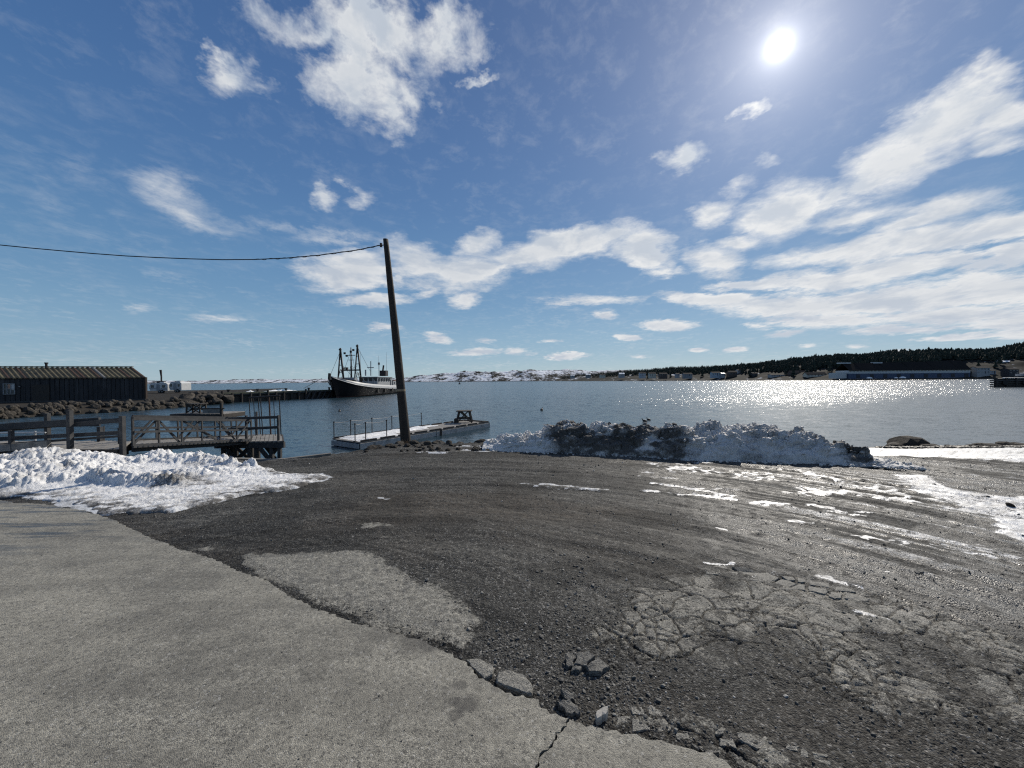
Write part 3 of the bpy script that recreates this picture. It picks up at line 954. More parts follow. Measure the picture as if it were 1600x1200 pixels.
ROW_A = [[(1099, 892), (1118, 889), (1133, 893), (1129, 900), (1102, 898)], [(1134, 893), (1153, 895), (1155, 905), (1132, 900)],
         [(1157, 895), (1200, 896), (1217, 904), (1203, 913), (1157, 906)], [(1218, 906), (1232, 908), (1245, 914), (1228, 920), (1206, 914)],
         [(1219, 901), (1240, 903), (1243, 908), (1230, 908)], [(1247, 914), (1258, 915), (1258, 924), (1232, 921)],
         [(1262, 917), (1290, 921), (1294, 925), (1288, 930), (1262, 924)], [(1297, 926), (1316, 928), (1314, 936), (1303, 937), (1294, 933)],
         [(1320, 928), (1340, 931), (1360, 938), (1352, 942), (1318, 936)], [(1246, 904), (1256, 906), (1258, 911), (1246, 911)],
         [(1262, 909), (1295, 912), (1299, 920), (1264, 915)], [(1303, 917), (1330, 921), (1338, 927), (1304, 924)],
         [(1106, 884), (1135, 886), (1136, 890), (1105, 889)]]
ROW_B = [[(1062, 1117), (1078, 1118), (1079, 1127), (1063, 1124)], [(1081, 1120), (1107, 1126), (1110, 1133), (1083, 1129)],
         [(1076, 1130), (1108, 1135), (1107, 1146), (1082, 1140)], [(1111, 1136), (1141, 1145), (1136, 1153), (1114, 1151)],
         [(1145, 1146), (1190, 1152), (1220, 1166), (1215, 1180), (1180, 1175), (1152, 1160)], [(1224, 1165), (1248, 1171), (1246, 1180), (1226, 1174)],
         [(1250, 1174), (1262, 1180), (1264, 1190), (1248, 1186)], [(1268, 1180), (1293, 1184), (1290, 1190), (1270, 1188)],
         [(1270, 1191), (1300, 1195), (1296, 1203), (1272, 1199)], [(1235, 1198), (1270, 1199), (1290, 1212), (1240, 1215)],
         [(982, 1108), (1000, 1107), (1006, 1120), (985, 1122)], [(960, 1125), (978, 1122), (978, 1134), (960, 1136)],
         [(984, 1126), (1010, 1124), (1015, 1145), (985, 1148)], [(1014, 1130), (1040, 1130), (1050, 1146), (1020, 1150)],
         [(1008, 1108), (1030, 1112), (1034, 1124), (1012, 1122)], [(1050, 1148), (1075, 1150), (1080, 1160), (1055, 1160)],
         [(1120, 1158), (1145, 1162), (1150, 1174), (1122, 1170)]]
EDGE = [[(722, 1032), (745, 1030), (768, 1043), (766, 1056), (753, 1064), (738, 1050)], [(774, 1052), (790, 1049), (815, 1057), (828, 1072), (829, 1089), (800, 1081), (770, 1068)]]
for i, p in enumerate(ROW_A): slab(p, .03, .012, 100 + i, shrink=.96)
for i, p in enumerate(ROW_B): slab(p, .03, .005, 200 + i, shrink=.96)
for i, p in enumerate(EDGE): slab(p, .05, .030, 300 + i, shrink=.97)
chunk_mat = speckle('dark_asphalt_piece', (.05, .048, .043), (.19, .182, .16))
LOOSE = [([(897, 1023), (915, 1021), (925, 1030), (912, 1041), (895, 1037)], .05, (.12, .05), 'cracked asphalt chunk on gravel, the farthest of the pile of four'),
         ([(880, 1026), (895, 1027), (893, 1040), (880, 1042)], .045, (-.1, .2), 'small dark asphalt chunk at the left end of the pile of four'),
         ([(912, 1042), (932, 1031), (950, 1042), (935, 1052), (915, 1050)], .055, (-.05, .08), 'largest asphalt chunk of the pile on the gravel, with a black shadow below'),
         ([(890, 1044), (905, 1045), (903, 1052), (890, 1049)], .035, (.1, .0), 'smallest asphalt chunk at the near foot of the pile on gravel'),
         ([(866, 1098), (880, 1096), (895, 1103), (905, 1115), (890, 1118), (868, 1106)], .05, (.05, .1), 'long asphalt chunk lying against the pointed edge of the road slab'),
         ([(875, 1084), (892, 1086), (895, 1095), (880, 1096)], .04, (.0, .15), 'blocky asphalt chunk just behind the long one at the road edge'),
         ([(1077, 1167), (1098, 1172), (1096, 1178), (1080, 1173)], .03, (.0, .1), 'thin asphalt flake beside the concrete road, left one of two'),
         ([(1098, 1175), (1120, 1182), (1112, 1187), (1098, 1182)], .03, (.1, .1), 'thin asphalt flake beside the concrete road, right one of two'),
         ([(1142, 888), (1165, 889), (1180, 895), (1158, 893)], .03, (.15, .5), 'tilted asphalt shard sticking up behind the cracked slab row'),
         ([(1430, 892), (1443, 892), (1444, 896), (1432, 896)], .015, (.1, .1), 'dark lone asphalt lump on wet gravel behind the cracked slabs')]
for i, (p, th, tl, lb) in enumerate(LOOSE):
    o = slab(p, th * .8, th * .5, 400 + i, 'asphalt_chunk', None, tl, shrink=1.0)
    o.data.materials[0] = chunk_mat
    tag(o, lb, 'asphalt chunk', 'loose chunks of broken asphalt')
pale = slab([(926, 1117), (938, 1109), (950, 1110), (945, 1120), (930, 1125)], .05, .035, 77, 'pale_stone', None, (.1, -.1), plain('pale_stone', (.42, .40, .36), (.22, .21, .19), 20, .8, .6, .006), 1.0)
tag(pale, 'pale angular stone among the rubble at the road edge', 'stone')

# ------------------------------------------------------------------ loose gravel
def icosa():
    t = (1 + 5 ** .5) / 2
    v = np.array([(-1, t, 0), (1, t, 0), (-1, -t, 0), (1, -t, 0), (0, -1, t), (0, 1, t), (0, -1, -t), (0, 1, -t), (t, 0, -1), (t, 0, 1), (-t, 0, -1), (-t, 0, 1)], float)
    v /= np.linalg.norm(v[0])
    f = np.array([(0, 11, 5), (0, 5, 1), (0, 1, 7), (0, 7, 10), (0, 10, 11), (1, 5, 9), (5, 11, 4), (11, 10, 2), (10, 7, 6), (7, 1, 8),
                  (3, 9, 4), (3, 4, 2), (3, 2, 6), (3, 6, 8), (3, 8, 9), (4, 9, 5), (2, 4, 11), (6, 2, 10), (8, 6, 7), (9, 8, 1)])
    return v, f

def scatter(name, xs, ys, zs, size, mat, seed, flat=.6, vary=.35, attr=None, kind='stuff', parent=None, octa=False):
    rng = np.random.default_rng(seed)
    v, f = icosa()
    if octa:
        v = np.array([(1, 0, 0), (-1, 0, 0), (0, 1, 0), (0, -1, 0), (0, 0, 1), (0, 0, -1)], float)
        f = np.array([(0, 2, 4), (2, 1, 4), (1, 3, 4), (3, 0, 4), (2, 0, 5), (1, 2, 5), (3, 1, 5), (0, 3, 5)])
    n = len(xs)
    vv = v[None] * (1 + rng.uniform(-vary, vary, (n, len(v), 1)))
    vv = vv * np.stack([rng.uniform(.7, 1.25, n), rng.uniform(.7, 1.25, n), rng.uniform(flat * .7, flat * 1.2, n)], -1)[:, None, :]
    a = rng.uniform(0, 2 * PI, n); c, s = np.cos(a), np.sin(a)
    tx = rng.uniform(-.5, .5, n)
    x = vv[..., 0] * c[:, None] - vv[..., 1] * s[:, None]
    y = vv[..., 0] * s[:, None] + vv[..., 1] * c[:, None]
    z = vv[..., 2] + x * tx[:, None] * .5
    V = np.stack([x, y, z], -1) * size[:, None, None] + np.stack([xs, ys, zs], -1)[:, None, :]
    Fq = (f[None] + (np.arange(n) * len(v))[:, None, None]).reshape(-1, 3)
    at = {'tone': np.repeat(rng.uniform(0, 1, n), len(v))}
    return numpy_mesh(name, V.reshape(-1, 3), Fq, mat, False, at, parent, kind)

def stone_mat():
    m, t, b, posn = new_mat('gravel_stones')
    a = t.new('ShaderNodeAttribute', attribute_name='tone').outputs['Fac']
    col = t.mix(t.math('POWER', a, 1.8), (.016, .016, .015), (.20, .195, .175))
    col = t.mix(t.remap(a, .972, .98), col, (.42, .41, .385))
    n = t.noise(posn, 60, 3)
    col = t.mix(t.remap(n, .3, .7, 0, .5), col, (.07, .068, .062))
    t.put(b.inputs['Base Color'], col)
    b.inputs['Roughness'].default_value = .72
    t.put(b.inputs['Normal'], t.bump(n, .4, .004))
    return m
gravel_mat = stone_mat()

rng = np.random.default_rng(5)
N = 60000
r_ = np.exp(rng.uniform(math.log(1.55), math.log(11.5), N)); a_ = rng.uniform(-1.0, 1.0, N)
sx_, sy_ = r_ * np.sin(a_), r_ * np.cos(a_)
ms = ground_masks(sx_, sy_)
dens_ = .35 + .65 * sst(fbm(sx_ * 1.6, sy_ * 1.6, 4, 71), .40, .60)
hot = np.zeros(N)
for (px, py, rad) in ((905, 965, .22), (870, 1000, .22), (900, 1070, .22), (960, 1085, .2), (800, 1010, .2), (930, 1130, .15), (1010, 1090, .2), (900, 900, .3)):
    c = G(px, py)
    hot = np.maximum(hot, np.exp(-((sx_ - c[0]) ** 2 + (sy_ - c[1]) ** 2) / rad ** 2))
edge_near = np.exp(-np.abs(ms['road'] + .04) / .09)
pk = np.clip(dens_ * .6 + hot * .7 + edge_near * .6, 0, 1) * (1 - .8 * ms['asph']) * (1 - .8 * np.clip(ms['snow'], 0, 1))
pk = np.where(ms['road'] > .0, .012, pk)
pk = pk * (shore_d(sx_, sy_) > -3)
kp = rng.uniform(0, 1, N) < pk
sx_, sy_, r_, hot = sx_[kp], sy_[kp], r_[kp], hot[kp]
ms = {k: v[kp] for k, v in ms.items()}
sz_ = ground_base(sx_, sy_) + ground_detail(sx_, sy_, ms)
sz_ = np.where(ms['road'] > 0, .03, sz_ - .045 * sst(ms['road'], 0, .04))
size = .0022 * (1 + rng.pareto(3.2, len(sx_)) * 1.3) * (1 + .5 * hot) * np.maximum(1, r_ / 3.6)
size = np.minimum(size, .013 * np.maximum(1, r_ / 5))
size = np.where(ms['road'] > 0, np.minimum(size, .0045), size)
nearm = r_ < 4.2
scatter('gravel', sx_[nearm], sy_[nearm], sz_[nearm] + size[nearm] * .2, size[nearm], gravel_mat, 6)
scatter('gravel', sx_[~nearm], sy_[~nearm], sz_[~nearm] + size[~nearm] * .2, size[~nearm], gravel_mat, 7, octa=True)

# ------------------------------------------------------------------ snow heap at the left
def snow_left():
    rs = np.geomspace(5.0, 15.5, 300); as_ = np.linspace(-1.12, -.26, 660)
    R, A = np.meshgrid(rs, as_, indexing='ij')
    x = (R * np.sin(A)).ravel(); y = (R * np.cos(A)).ravel()
    n1 = fbm(x * 1.6, y * 1.6, 4, 81) - .5
    n2 = fbm(x * 7, y * 7, 4, 82) - .5
    d = sdf(x, y, S_LEFT) + n1 * .35 + n2 * .10
    h = .035 * sst(d, -.02, .15)
    def mound(px, Y, hh, sx, sy, rot=0):
        X = (px - 800) / F * Y
        c, s = math.cos(rot), math.sin(rot)
        u = ((x - X) * c + (y - Y) * s) / sx; v = (-(x - X) * s + (y - Y) * c) / sy
        return hh * np.exp(-(u * u + v * v) ** 1.3)
    ms_ = [(58, 7.8, .35, .55, .5), (0, 7.8, .16, .7, .45), (120, 7.7, .22, .6, .45), (-60, 7.8, .22, .9, .6), (180, 7.5, .08, .5, .4), (250, 7.9, .21, .42, .40), (295, 7.8, .20, .45, .38),
           (340, 7.7, .18, .40, .32), (375, 7.5, .13, .35, .3), (395, 7.2, .16, .22, .16), (100, 6.9, .20, 1.2, .5), (20, 6.7, .28, .9, .45), (-60, 6.6, .3, .9, .5),
           (165, 6.25, .24, .45, .20, -.3), (215, 6.1, .24, .5, .18, -.25), (262, 5.98, .20, .28, .15, -.25), (10, 5.95, .20, .6, .25), (80, 6.2, .16, .6, .22), (300, 6.6, .10, .8, .4), (380, 6.8, .06, .6, .3), (-70, 5.9, .2, .6, .3)]
    hm = np.zeros_like(x)
    for a in ms_:
        hm = np.maximum(hm, mound(*a)) + .25 * np.minimum(hm, mound(*a))
    env = sst(hm, .015, .12)
    wx = x + (fbm(x * 3, y * 3, 3, 83) - .5) * .15; wy = y + (fbm(x * 3, y * 3, 3, 84) - .5) * .15
    f1, f2, c1 = voro(wx * 4.2, wy * 4.2, 85)
    g1, g2, c2 = voro(wx * 10, wy * 10, 86)
    k1, k2, c3 = voro(wx * 22, wy * 22, 87)
    l = (.75 - 1.1 * f1 * f1) * .085 * (.4 + c1) + (.7 - 1.1 * g1 * g1) * .075 * (.4 + c2) + (.7 - 1.1 * k1 * k1) * .045 * (.3 + c3)
    p1, p2, c4 = voro(wx * 48, wy * 48, 187)
    h = h + hm * .60 + env * (l - .075) + sst(d, 0, .2) * ((.6 - p1) * .012 * (.3 + c4) + (fbm(x * 60, y * 60, 2, 186) - .5) * .010)
    h = h + .02 * n2 * sst(d, 0, .3) + (1 - env) * sst(d, .0, .2) * (.6 - g1) * .022
    z = ground_base(x, y) * 1.0
    z = np.maximum(z, -.25)
    inside = sst(d, -.04, .06)
    z = z + h * inside - .06 * (1 - inside)
    # the dirty ploughed edge with its skin of grit
    dirt = .10 + .16 * sst(fbm(x * 4, y * 4, 4, 189), .45, .65) + .62 * sst(d, .55, .0) * (hm < .06) * sst(fbm(x * 5, y * 12, 4, 188), .35, .55) + .22 * sst(fbm(x * 1.2, y * 2.4, 4, 88), .5, .66)
    c = G(272, 757)
    dirt = dirt + .55 * np.exp(-((x - c[0]) ** 2 + (y - c[1]) ** 2) / .10)
    fr = ((x > G(150, 790)[0]) & (y < 6.3))
    dirt = dirt + .24 * fr * sst(fbm(x * 3, y * 9, 4, 89), .42, .6)
    V = np.stack([x, y, z], -1)
    Fq = grid_faces(len(rs), len(as_), d > -.12)
    V, Fq, at = compact(V, Fq, {'dirt': dirt})
    o = numpy_mesh('snow_bank', V, Fq, snow, True, at)
    tag(o, 'low bright white heap of lumpy snow spreading in front of the wooden wharf', 'snow bank')
snow_left()

# ------------------------------------------------------------------ ploughed snow bank at the water's edge
def berm():
    front = [(752, 704), (800, 706), (860, 708), (930, 711), (1000, 715), (1060, 719), (1120, 722), (1200, 723), (1300, 726), (1380, 730), (1448, 733)]
    top = [(752, 692), (775, 685), (800, 682), (830, 679), (852, 672), (868, 666), (895, 663), (930, 667), (970, 669), (1010, 667), (1050, 671), (1090, 671), (1120, 674), (1160, 669), (1200, 668),
           (1240, 671), (1290, 677), (1315, 683), (1335, 689), (1365, 697), (1390, 708), (1420, 722), (1448, 730)]
    ns, nt = 1050, 150
    pxs = np.linspace(752, 1448, ns)
    fy = np.interp(pxs, [p[0] for p in front], [p[1] for p in front])
    ty = np.interp(pxs, [p[0] for p in top], [p[1] for p in top])
    hor = 594.5 - (pxs - 800) * ROLL
    Y0 = EYE * F / (fy - hor)
    X0 = (pxs - 800) / F * Y0
    Yc = Y0 + .62
    H = np.maximum(EYE - (ty - hor) * Yc / F, .03)
    wid = 1.0 + 1.1 * np.clip(H / .6, .1, 1)
    t = np.linspace(0, 1, nt)
    T, Sx = np.meshgrid(t, np.arange(ns), indexing='ij')
    X0g, Y0g, Hg, Wg = X0[Sx], Y0[Sx], H[Sx], wid[Sx]
    PX = pxs[Sx]
    prof = np.where(T < .30, np.sin(np.clip(T / .30, 0, 1) * PI / 2) ** .75, np.cos(np.clip((T - .30) / .70, 0, 1) * PI / 2) ** 1.0)
    # the nearer the front the steeper
    x = X0g + 0 * T
    y = Y0g + T * Wg * 1.15
    x = X0g * (1 + (y - Y0g) / Y0g * .0)
    s_ = x
    z = prof * Hg
    env = np.clip(prof, 0, 1) * np.clip(Hg / .25, 0, 1)
    # lumps worked along height too so the steep face is broken up
    q1 = s_; q2 = y * 1.0 + z * 1.6
    wx = q1 + (fbm(q1 * 2.5, q2 * 2.5, 3, 90) - .5) * .25; wy = q2 + (fbm(q1 * 2.5, q2 * 2.5, 3, 91) - .5) * .25
    f1, f2, c1 = voro(wx * 2.6, wy * 2.6, 92)
    g1, g2, c2 = voro(wx * 6.5, wy * 6.5, 93)
    k1, k2, c3 = voro(wx * 16, wy * 16, 94)
    l = (.7 - 1.1 * f1 * f1) * .20 * (.3 + c1) + (.65 - 1.1 * g1 * g1) * .12 * (.3 + c2) + (.62 - 1.1 * k1 * k1) * .055 * (.3 + c3) + (fbm(q1 * 30, q2 * 30, 3, 95) - .5) * .03
    l = l + (c1 - .5) * .10 + (c2 - .5) * .07 - .13
    facing = np.clip(1 - T / .35, 0, 1)
    z = z + l * env * (.55 + .45 * (1 - facing)) * .9
    y = y - l * env * facing * 1.0
    x = x + (fbm(q1 * 6, q2 * 6, 3, 96) - .5) * .10 * env
    gb = ground_base(x.ravel(), y.ravel()).reshape(x.shape)
    z = z + np.where(T < .4, gb * .0, np.minimum(gb, 0) * sst(T, .4, 1.0))
    z = z - .03 * (1 - sst(T, 0, .03)) 
    dl = sst(PX, 845, 880) * (1 - sst(PX, 1055 + 40 * T, 1110))
    low = np.exp(-((z - .02) / .10) ** 2)
    n = fbm(q1 * 1.4, q2 * 2.2, 4, 97)
    dirt = .24 + .12 * (c2 - .3) + .66 * dl * sst(n, .22, .42) + .22 * sst(fbm(q1 * 2.2, q2 * 3, 4, 98), .45, .62)
    dirt = dirt - .35 * dl * low * sst(fbm(q1 * 5, q2 * 5, 3, 99), .45, .55)
    dirt = dirt + .5 * np.exp(-((PX - 1360) / 28.0) ** 2) * (z > .05)
    dirt = dirt - .25 * (1 - sst(PX, 840, 860)) - .08 * (T > .35) * (1 - dl)
    crest = np.exp(-((T - .32) / .10) ** 2) * sst(fbm(q1 * 4, q2 * 4, 4, 102), .46, .58)
    dirt = dirt - .85 * crest * dl - .10 * dl * sst(fbm(q1 * 3.1, z * 6 + q1, 4, 103), .56, .66)
    patch = sst(fbm(q1 * 3.3, q2 * 3.3, 3, 101), .60, .68)
    dirt = np.clip(dirt + .0 * patch, 0, 1)
    V = np.stack([x, y, z], -1).reshape(-1, 3)
    o = numpy_mesh('snow_bank', V, grid_faces(nt, ns), snow_dirty, True, {'dirt': dirt.ravel()})
    tag(o, 'long ploughed bank of dirty snow, black with grit at one end, along the water edge', 'snow bank')
    # lumps that rolled off it or sit on its crest
    rg = np.random.default_rng(12)
    n_ = 900
    pi = rg.integers(5, ns - 5, n_)
    tt = np.where(rg.uniform(0, 1, n_) < .35, rg.uniform(-.10, .04, n_), rg.uniform(.10, .55, n_))
    ti = np.clip((tt * (nt - 1)).astype(int), 0, nt - 1)
    xx = x[ti, pi] + rg.normal(0, .02, n_); yy = np.where(tt < .02, Y0[pi] + tt * 1.6, y[ti, pi]); zz = np.where(tt < .02, .0, z[ti, pi])
    sz = .014 + .03 * rg.uniform(0, 1, n_) ** 3.0
    o2 = scatter('snow_lumps', xx, yy, zz + sz * .4, sz, snow_dirty, 13, flat=.8, vary=.25)
    at = o2.data.attributes.new('dirt', 'FLOAT', 'POINT')
    dv = np.repeat(dirt[ti, pi] * .7, 12)
    at.data.foreach_set('value', dv.astype(np.float32))
berm()

# ================================================================== STRUCTURES ON THE LEFT
def spike(px, py, z): return G(px, py, z)

# land with the long shed and the rock armour
wl = [(-140, 668), (-60, 661), (0, 655), (60, 651), (100, 648.5), (180, 644), (250, 639), (300, 635), (335, 631), (352, 628.5)]
WLp = [(-84, 12), (-66, 19), (-52, 23)] + [G(a, b_, WZ) for a, b_ in wl]
LAND_Z = -.36
def embankment():
    us = np.linspace(0, 1, 160)
    ax = np.interp(us, np.linspace(0, 1, len(WLp)), [p[0] for p in WLp]); ay = np.interp(us, np.linspace(0, 1, len(WLp)), [p[1] for p in WLp])
    vs = np.array([-2.5, -1.2, 0, .6, 1.2, 1.9, 2.6, 3.4, 5, 9, 16, 30, 60, 95])
    zs = np.array([-2.6, -1.9, -1.25, -.95, -.75, -.55, -.42, -.38, -.36, -.36, -.36, -.36, -.36, -.36])
    U, V_ = np.meshgrid(np.arange(len(us)), np.arange(len(vs)), indexing='ij')
    X = ax[U] - vs[V_] * .42; Y = ay[U] + vs[V_] * .9
    Z = zs[V_] + (fbm(X * 1.1, Y * 1.1, 4, 110) - .5) * .30 * (vs[V_] < 4)
    o = numpy_mesh('embankment', np.stack([X, Y, Z], -1).reshape(-1, 3), grid_faces(len(us), len(vs)), plain('packed_fill', (.055, .05, .043), (.02, .018, .016), .9, .9, .8, .06, spec=.05), True)
    o['kind'] = 'structure'
embankment()

def boulder_mesh(seed, mat):
    rg = np.random.default_rng(seed)
    import bmesh
    bm = bmesh.new()
    bmesh.ops.create_icosphere(bm, subdivisions=2, radius=1)
    offs = rg.uniform(0, 50, 3)
    cuts = [(Vector(rg.normal(size=3)).normalized(), rg.uniform(.55, .9)) for _ in range(9)]
    for v in bm.verts:
        for n_, d in cuts:
            k = v.co.dot(n_) - d
            if k > 0: v.co -= n_ * k
        v.co *= 1 + .10 * (float(vn(v.co.x * 2.5 + offs[0], v.co.y * 2.5 + v.co.z * 3.1 + offs[1], seed)) - .5)
    me = bpy.data.meshes.new('boulder')
    bm.to_mesh(me); bm.free()
    me.materials.append(mat)
    return me
BM = [boulder_mesh(s, rock) for s in range(6)]
BMW = [boulder_mesh(20 + s, rock_wet) for s in range(4)]
def boulder(x, y, z, s, label, group, rnd, meshes=BM, flat=.75, name='boulder', cat='boulder', turn=None):
    o = link(bpy.data.objects.new(name, rnd.choice(meshes)))
    o.location = (x, y, z)
    o.scale = (s * rnd.uniform(.8, 1.25), s * rnd.uniform(.75, 1.1), s * flat * rnd.uniform(.8, 1.15))
    o.rotation_euler = (rnd.uniform(-.3, .3), rnd.uniform(-.3, .3), rnd.uniform(0, 6.28) if turn is None else turn)
    return tag(o, label, cat, group)
rb = random.Random(4)
us = np.linspace(0, 1, len(WLp))
for k in range(290):
    u = rb.uniform(.30, 1.0)
    x = float(np.interp(u, us, [p[0] for p in WLp])); y = float(np.interp(u, us, [p[1] for p in WLp]))
    v = rb.choice([.0, .5, .9, 1.4, 1.9, 2.4]) + rb.uniform(-.2, .2)
    z = -1.15 + v * .36
    s = (.12 + .27 * rb.random() ** 1.5) * (1.15 if u > .7 else 1)
    boulder(x - v * .42, y + v * .9, z, s, 'grey boulder of the rock armour below the long corrugated shed', 'rock armour boulders along the embankment', rb, BM, 1.0)
for k in range(34):      # the mound of larger stones at its end
    px = rb.uniform(285, 356); t_ = (px - 285) / 71
    Y = rb.uniform(50, 57)
    c = P3(px, 622, Y)
    ztop = .35 * math.sin(min(1, t_ * 1.2) * PI) - .2
    boulder(c.x, Y, rb.uniform(-1.1, ztop), rb.uniform(.5, .95), 'large pale boulder of the mound where the embankment meets the low jetty', 'large boulders at the end of the embankment', rb)

# long corrugated shed
def shed():
    A = Vector((-1.3335 * 42 - 9, 42 - 2.6, 0)); B = Vector(P3(228, 600, 46.0)); B.z = 0
    d = (B - A).normalized(); Ltot = (B - A).length
    s_ = Vector((-3.2, 1.7, 0)); ze = 1.6 + .74; zr = 1.6 + 1.98; zb = -.45
    back = s_ * 2
    root = thing('boat_shed', 'long low dark shed with brown corrugated roof standing behind the rock armour', 'shed', (B.x, B.y, LAND_Z))
    loc = root.location
    wallm = plain('shed_wall', (.045, .046, .05), (.010, .010, .012), .8, .8, .6, .02, stain=(.07, .07, .072), stretch=(3, 3, .5))
    nrm = Vector((d.y, -d.x, 0))
    # wall: vertical boards, each a little proud or shy
    w_ = MB(); rn = random.Random(3)
    A2 = A + back; B2 = B + back
    w_.prism([(A.x, A.y), (B.x, B.y), (B2.x, B2.y), (A2.x, A2.y)], zb, ze)
    # gable ends
    for P_, P2 in ((A, A2), (B, B2)):
        mid_ = (P_ + P2) / 2
        e = d * (-.02 if P_ is A else .02)
        w_.add([(P_.x + e.x, P_.y + e.y, ze), (P2.x + e.x, P2.y + e.y, ze), (mid_.x + e.x, mid_.y + e.y, zr - .05)], [(0, 1, 2)])
    w_.v = [tuple(Vector(p) - loc) for p in w_.v]
    wall = w_.build('wall', wallm, root)
    nb = int(Ltot / .42)
    for i in range(nb):
        p = A + d * (i + .5) * .42
        if Ltot - i * .42 > 46: continue
        if 0 < (p - A).length < 3: continue
        m_ = MB(); t_ = rn.uniform(.02, .07)
        m_.box(tuple(p + nrm * (t_ / 2 + .002) + Vector((0, 0, (zb + ze) / 2 - .02)) - loc), (.36, t_, ze - zb - .06 - rn.uniform(0, .15)), math.atan2(d.y, d.x))
        m_.build('board', wallm, root)
    # ribbed roof, rib by rib
    rn = random.Random(8)
    rm1 = plain('roof_sheet', (.27, .215, .115), (.10, .082, .05), .5, .75, .4, .02, stain=(.035, .033, .033))
    rm2 = plain('pale_roof_sheet', (.40, .37, .31), (.22, .20, .17), .8, .6, .3, .02)
    rm3 = plain('rusty_roof_sheet', (.16, .085, .045), (.07, .045, .03), .5, .7, .4, .02)
    slope = MB()
    R0, R1 = A + s_, B + s_
    rt = .12
    for E, Rg in (((A, B), (R0, R1)), ((A2, B2), (R0, R1))):
        a, b_ = E; c, e = Rg
        v = [Vector((a.x, a.y, ze)), Vector((b_.x, b_.y, ze)), Vector((e.x, e.y, zr)), Vector((c.x, c.y, zr))]
        slope.add([tuple(p - loc) for p in v] + [tuple(p + Vector((0, 0, .06)) - loc) for p in v], [(0, 1, 2, 3), (4, 5, 6, 7), (0, 1, 5, 4), (1, 2, 6, 5), (3, 0, 4, 7)])
    roof = slope.build('roof', rm1, root)
    nr_ = int(Ltot / .46)
    for i in range(nr_):
        p = A + d * (i + .5) * (Ltot / nr_)
        m_ = MB()
        over = -s_.normalized() * .28
        q = p + s_
        zov = ze - .28 * (zr - ze) / s_.length
        pr = [(-.14, .06), (-.07, .17), (.07, .17), (.14, .06)]
        vs = []
        for base_, zz in ((p + over, zov - .06), (p + over, zov), (q, zr)):
            for (o_, h_) in pr:
                vs.append(tuple(base_ + d * o_ + Vector((0, 0, zz + h_)) - loc))
        m_.add(vs, [(0, 1, 5, 4), (1, 2, 6, 5), (2, 3, 7, 6), (4, 5, 9, 8), (5, 6, 10, 9), (6, 7, 11, 10), (0, 3, 2, 1), (4, 7, 3, 0)])
        u = i / nr_
        mm = rm2 if i == int(nr_ * .83) else (rm3 if rn.random() < (.12 + .6 * max(0, u - .62)) else rm1)
        m_.build('roof_rib', mm, root)
    # corrugations of the far slope are never seen; ridge cap, corner post, base beam, vent
    MB().bar(tuple(R0 + Vector((0, 0, zr + .16)) - loc), tuple(R1 + Vector((0, 0, zr + .16)) - loc), .3, .08).build('ridge_cap', rm1, root)
    MB().bar(tuple(A + nrm * .12 + Vector((0, 0, -.28)) - loc), tuple(B + nrm * .12 + Vector((0, 0, -.28)) - loc), .12, .16).build('base_beam', wood_grey, root)
    MB().bar(tuple(B + nrm * .06 + Vector((0, 0, zb)) - loc), tuple(B + nrm * .06 + Vector((0, 0, ze + .05)) - loc), .22, .22).build('corner_post', plain('dark_rusty_post', (.045, .028, .02), (.02, .015, .012), 3, .8), root)
    vp = P3(73, 574, 45.0)
    v_ = MB().tube([tuple(Vector((vp.x, vp.y, zr - .1)) - loc), tuple(Vector((vp.x, vp.y, zr + .48)) - loc)], .11, 10).build('roof_vent', iron, root)
    MB().tube([tuple(Vector((vp.x, vp.y, zr + .48)) - loc), tuple(Vector((vp.x, vp.y, zr + .62)) - loc)], .17, 10).build('vent_cap', iron, v_)
    # window with white bars and what shows through
    wp = A + d * ((P3(23, 600, 42.9) - A).dot(d)); wz = 1.6 - (607.5 - 601.5) * 43 / 600
    fr = MB().box(tuple(wp + nrm * .10 + Vector((0, 0, wz)) - loc), (.92, .05, 1.12), math.atan2(d.y, d.x)).build('window', glass, root)
    for o_ in (-.46, -.15, .16, .46):
        MB().box(tuple(wp + d * o_ + nrm * .15 + Vector((0, 0, wz)) - loc), (.07, .05, 1.16), math.atan2(d.y, d.x)).build('mullion', grey_paint, fr)
    for o_ in (-.58, .0, .58):
        MB().box(tuple(wp + nrm * .155 + Vector((0, 0, wz + o_)) - loc), (1.0, .04, .06), math.atan2(d.y, d.x)).build('rail', grey_paint, fr)
    MB().box(tuple(wp + d * .02 + nrm * .14 + Vector((0, 0, wz + .25)) - loc), (.24, .02, .55), math.atan2(d.y, d.x)).build('notice', plain('warm_board', (.45, .26, .18), (.3, .18, .12), 3, .6), fr)
    MB().box(tuple(wp + d * .31 + nrm * .14 + Vector((0, 0, wz + .2)) - loc), (.22, .02, .6), math.atan2(d.y, d.x)).build('curtain', white_paint, fr)
    MB().box(tuple(wp + d * .9 + nrm * .16 + Vector((0, 0, wz + .25)) - loc), (.16, .12, .12), math.atan2(d.y, d.x)).build('wall_lamp', steel, root)
    dp = wp + d * 2.6
    MB().box(tuple(dp + nrm * .10 + Vector((0, 0, .62)) - loc), (1.5, .06, 2.0), math.atan2(d.y, d.x)).build('door', wood_dark, root)
shed()

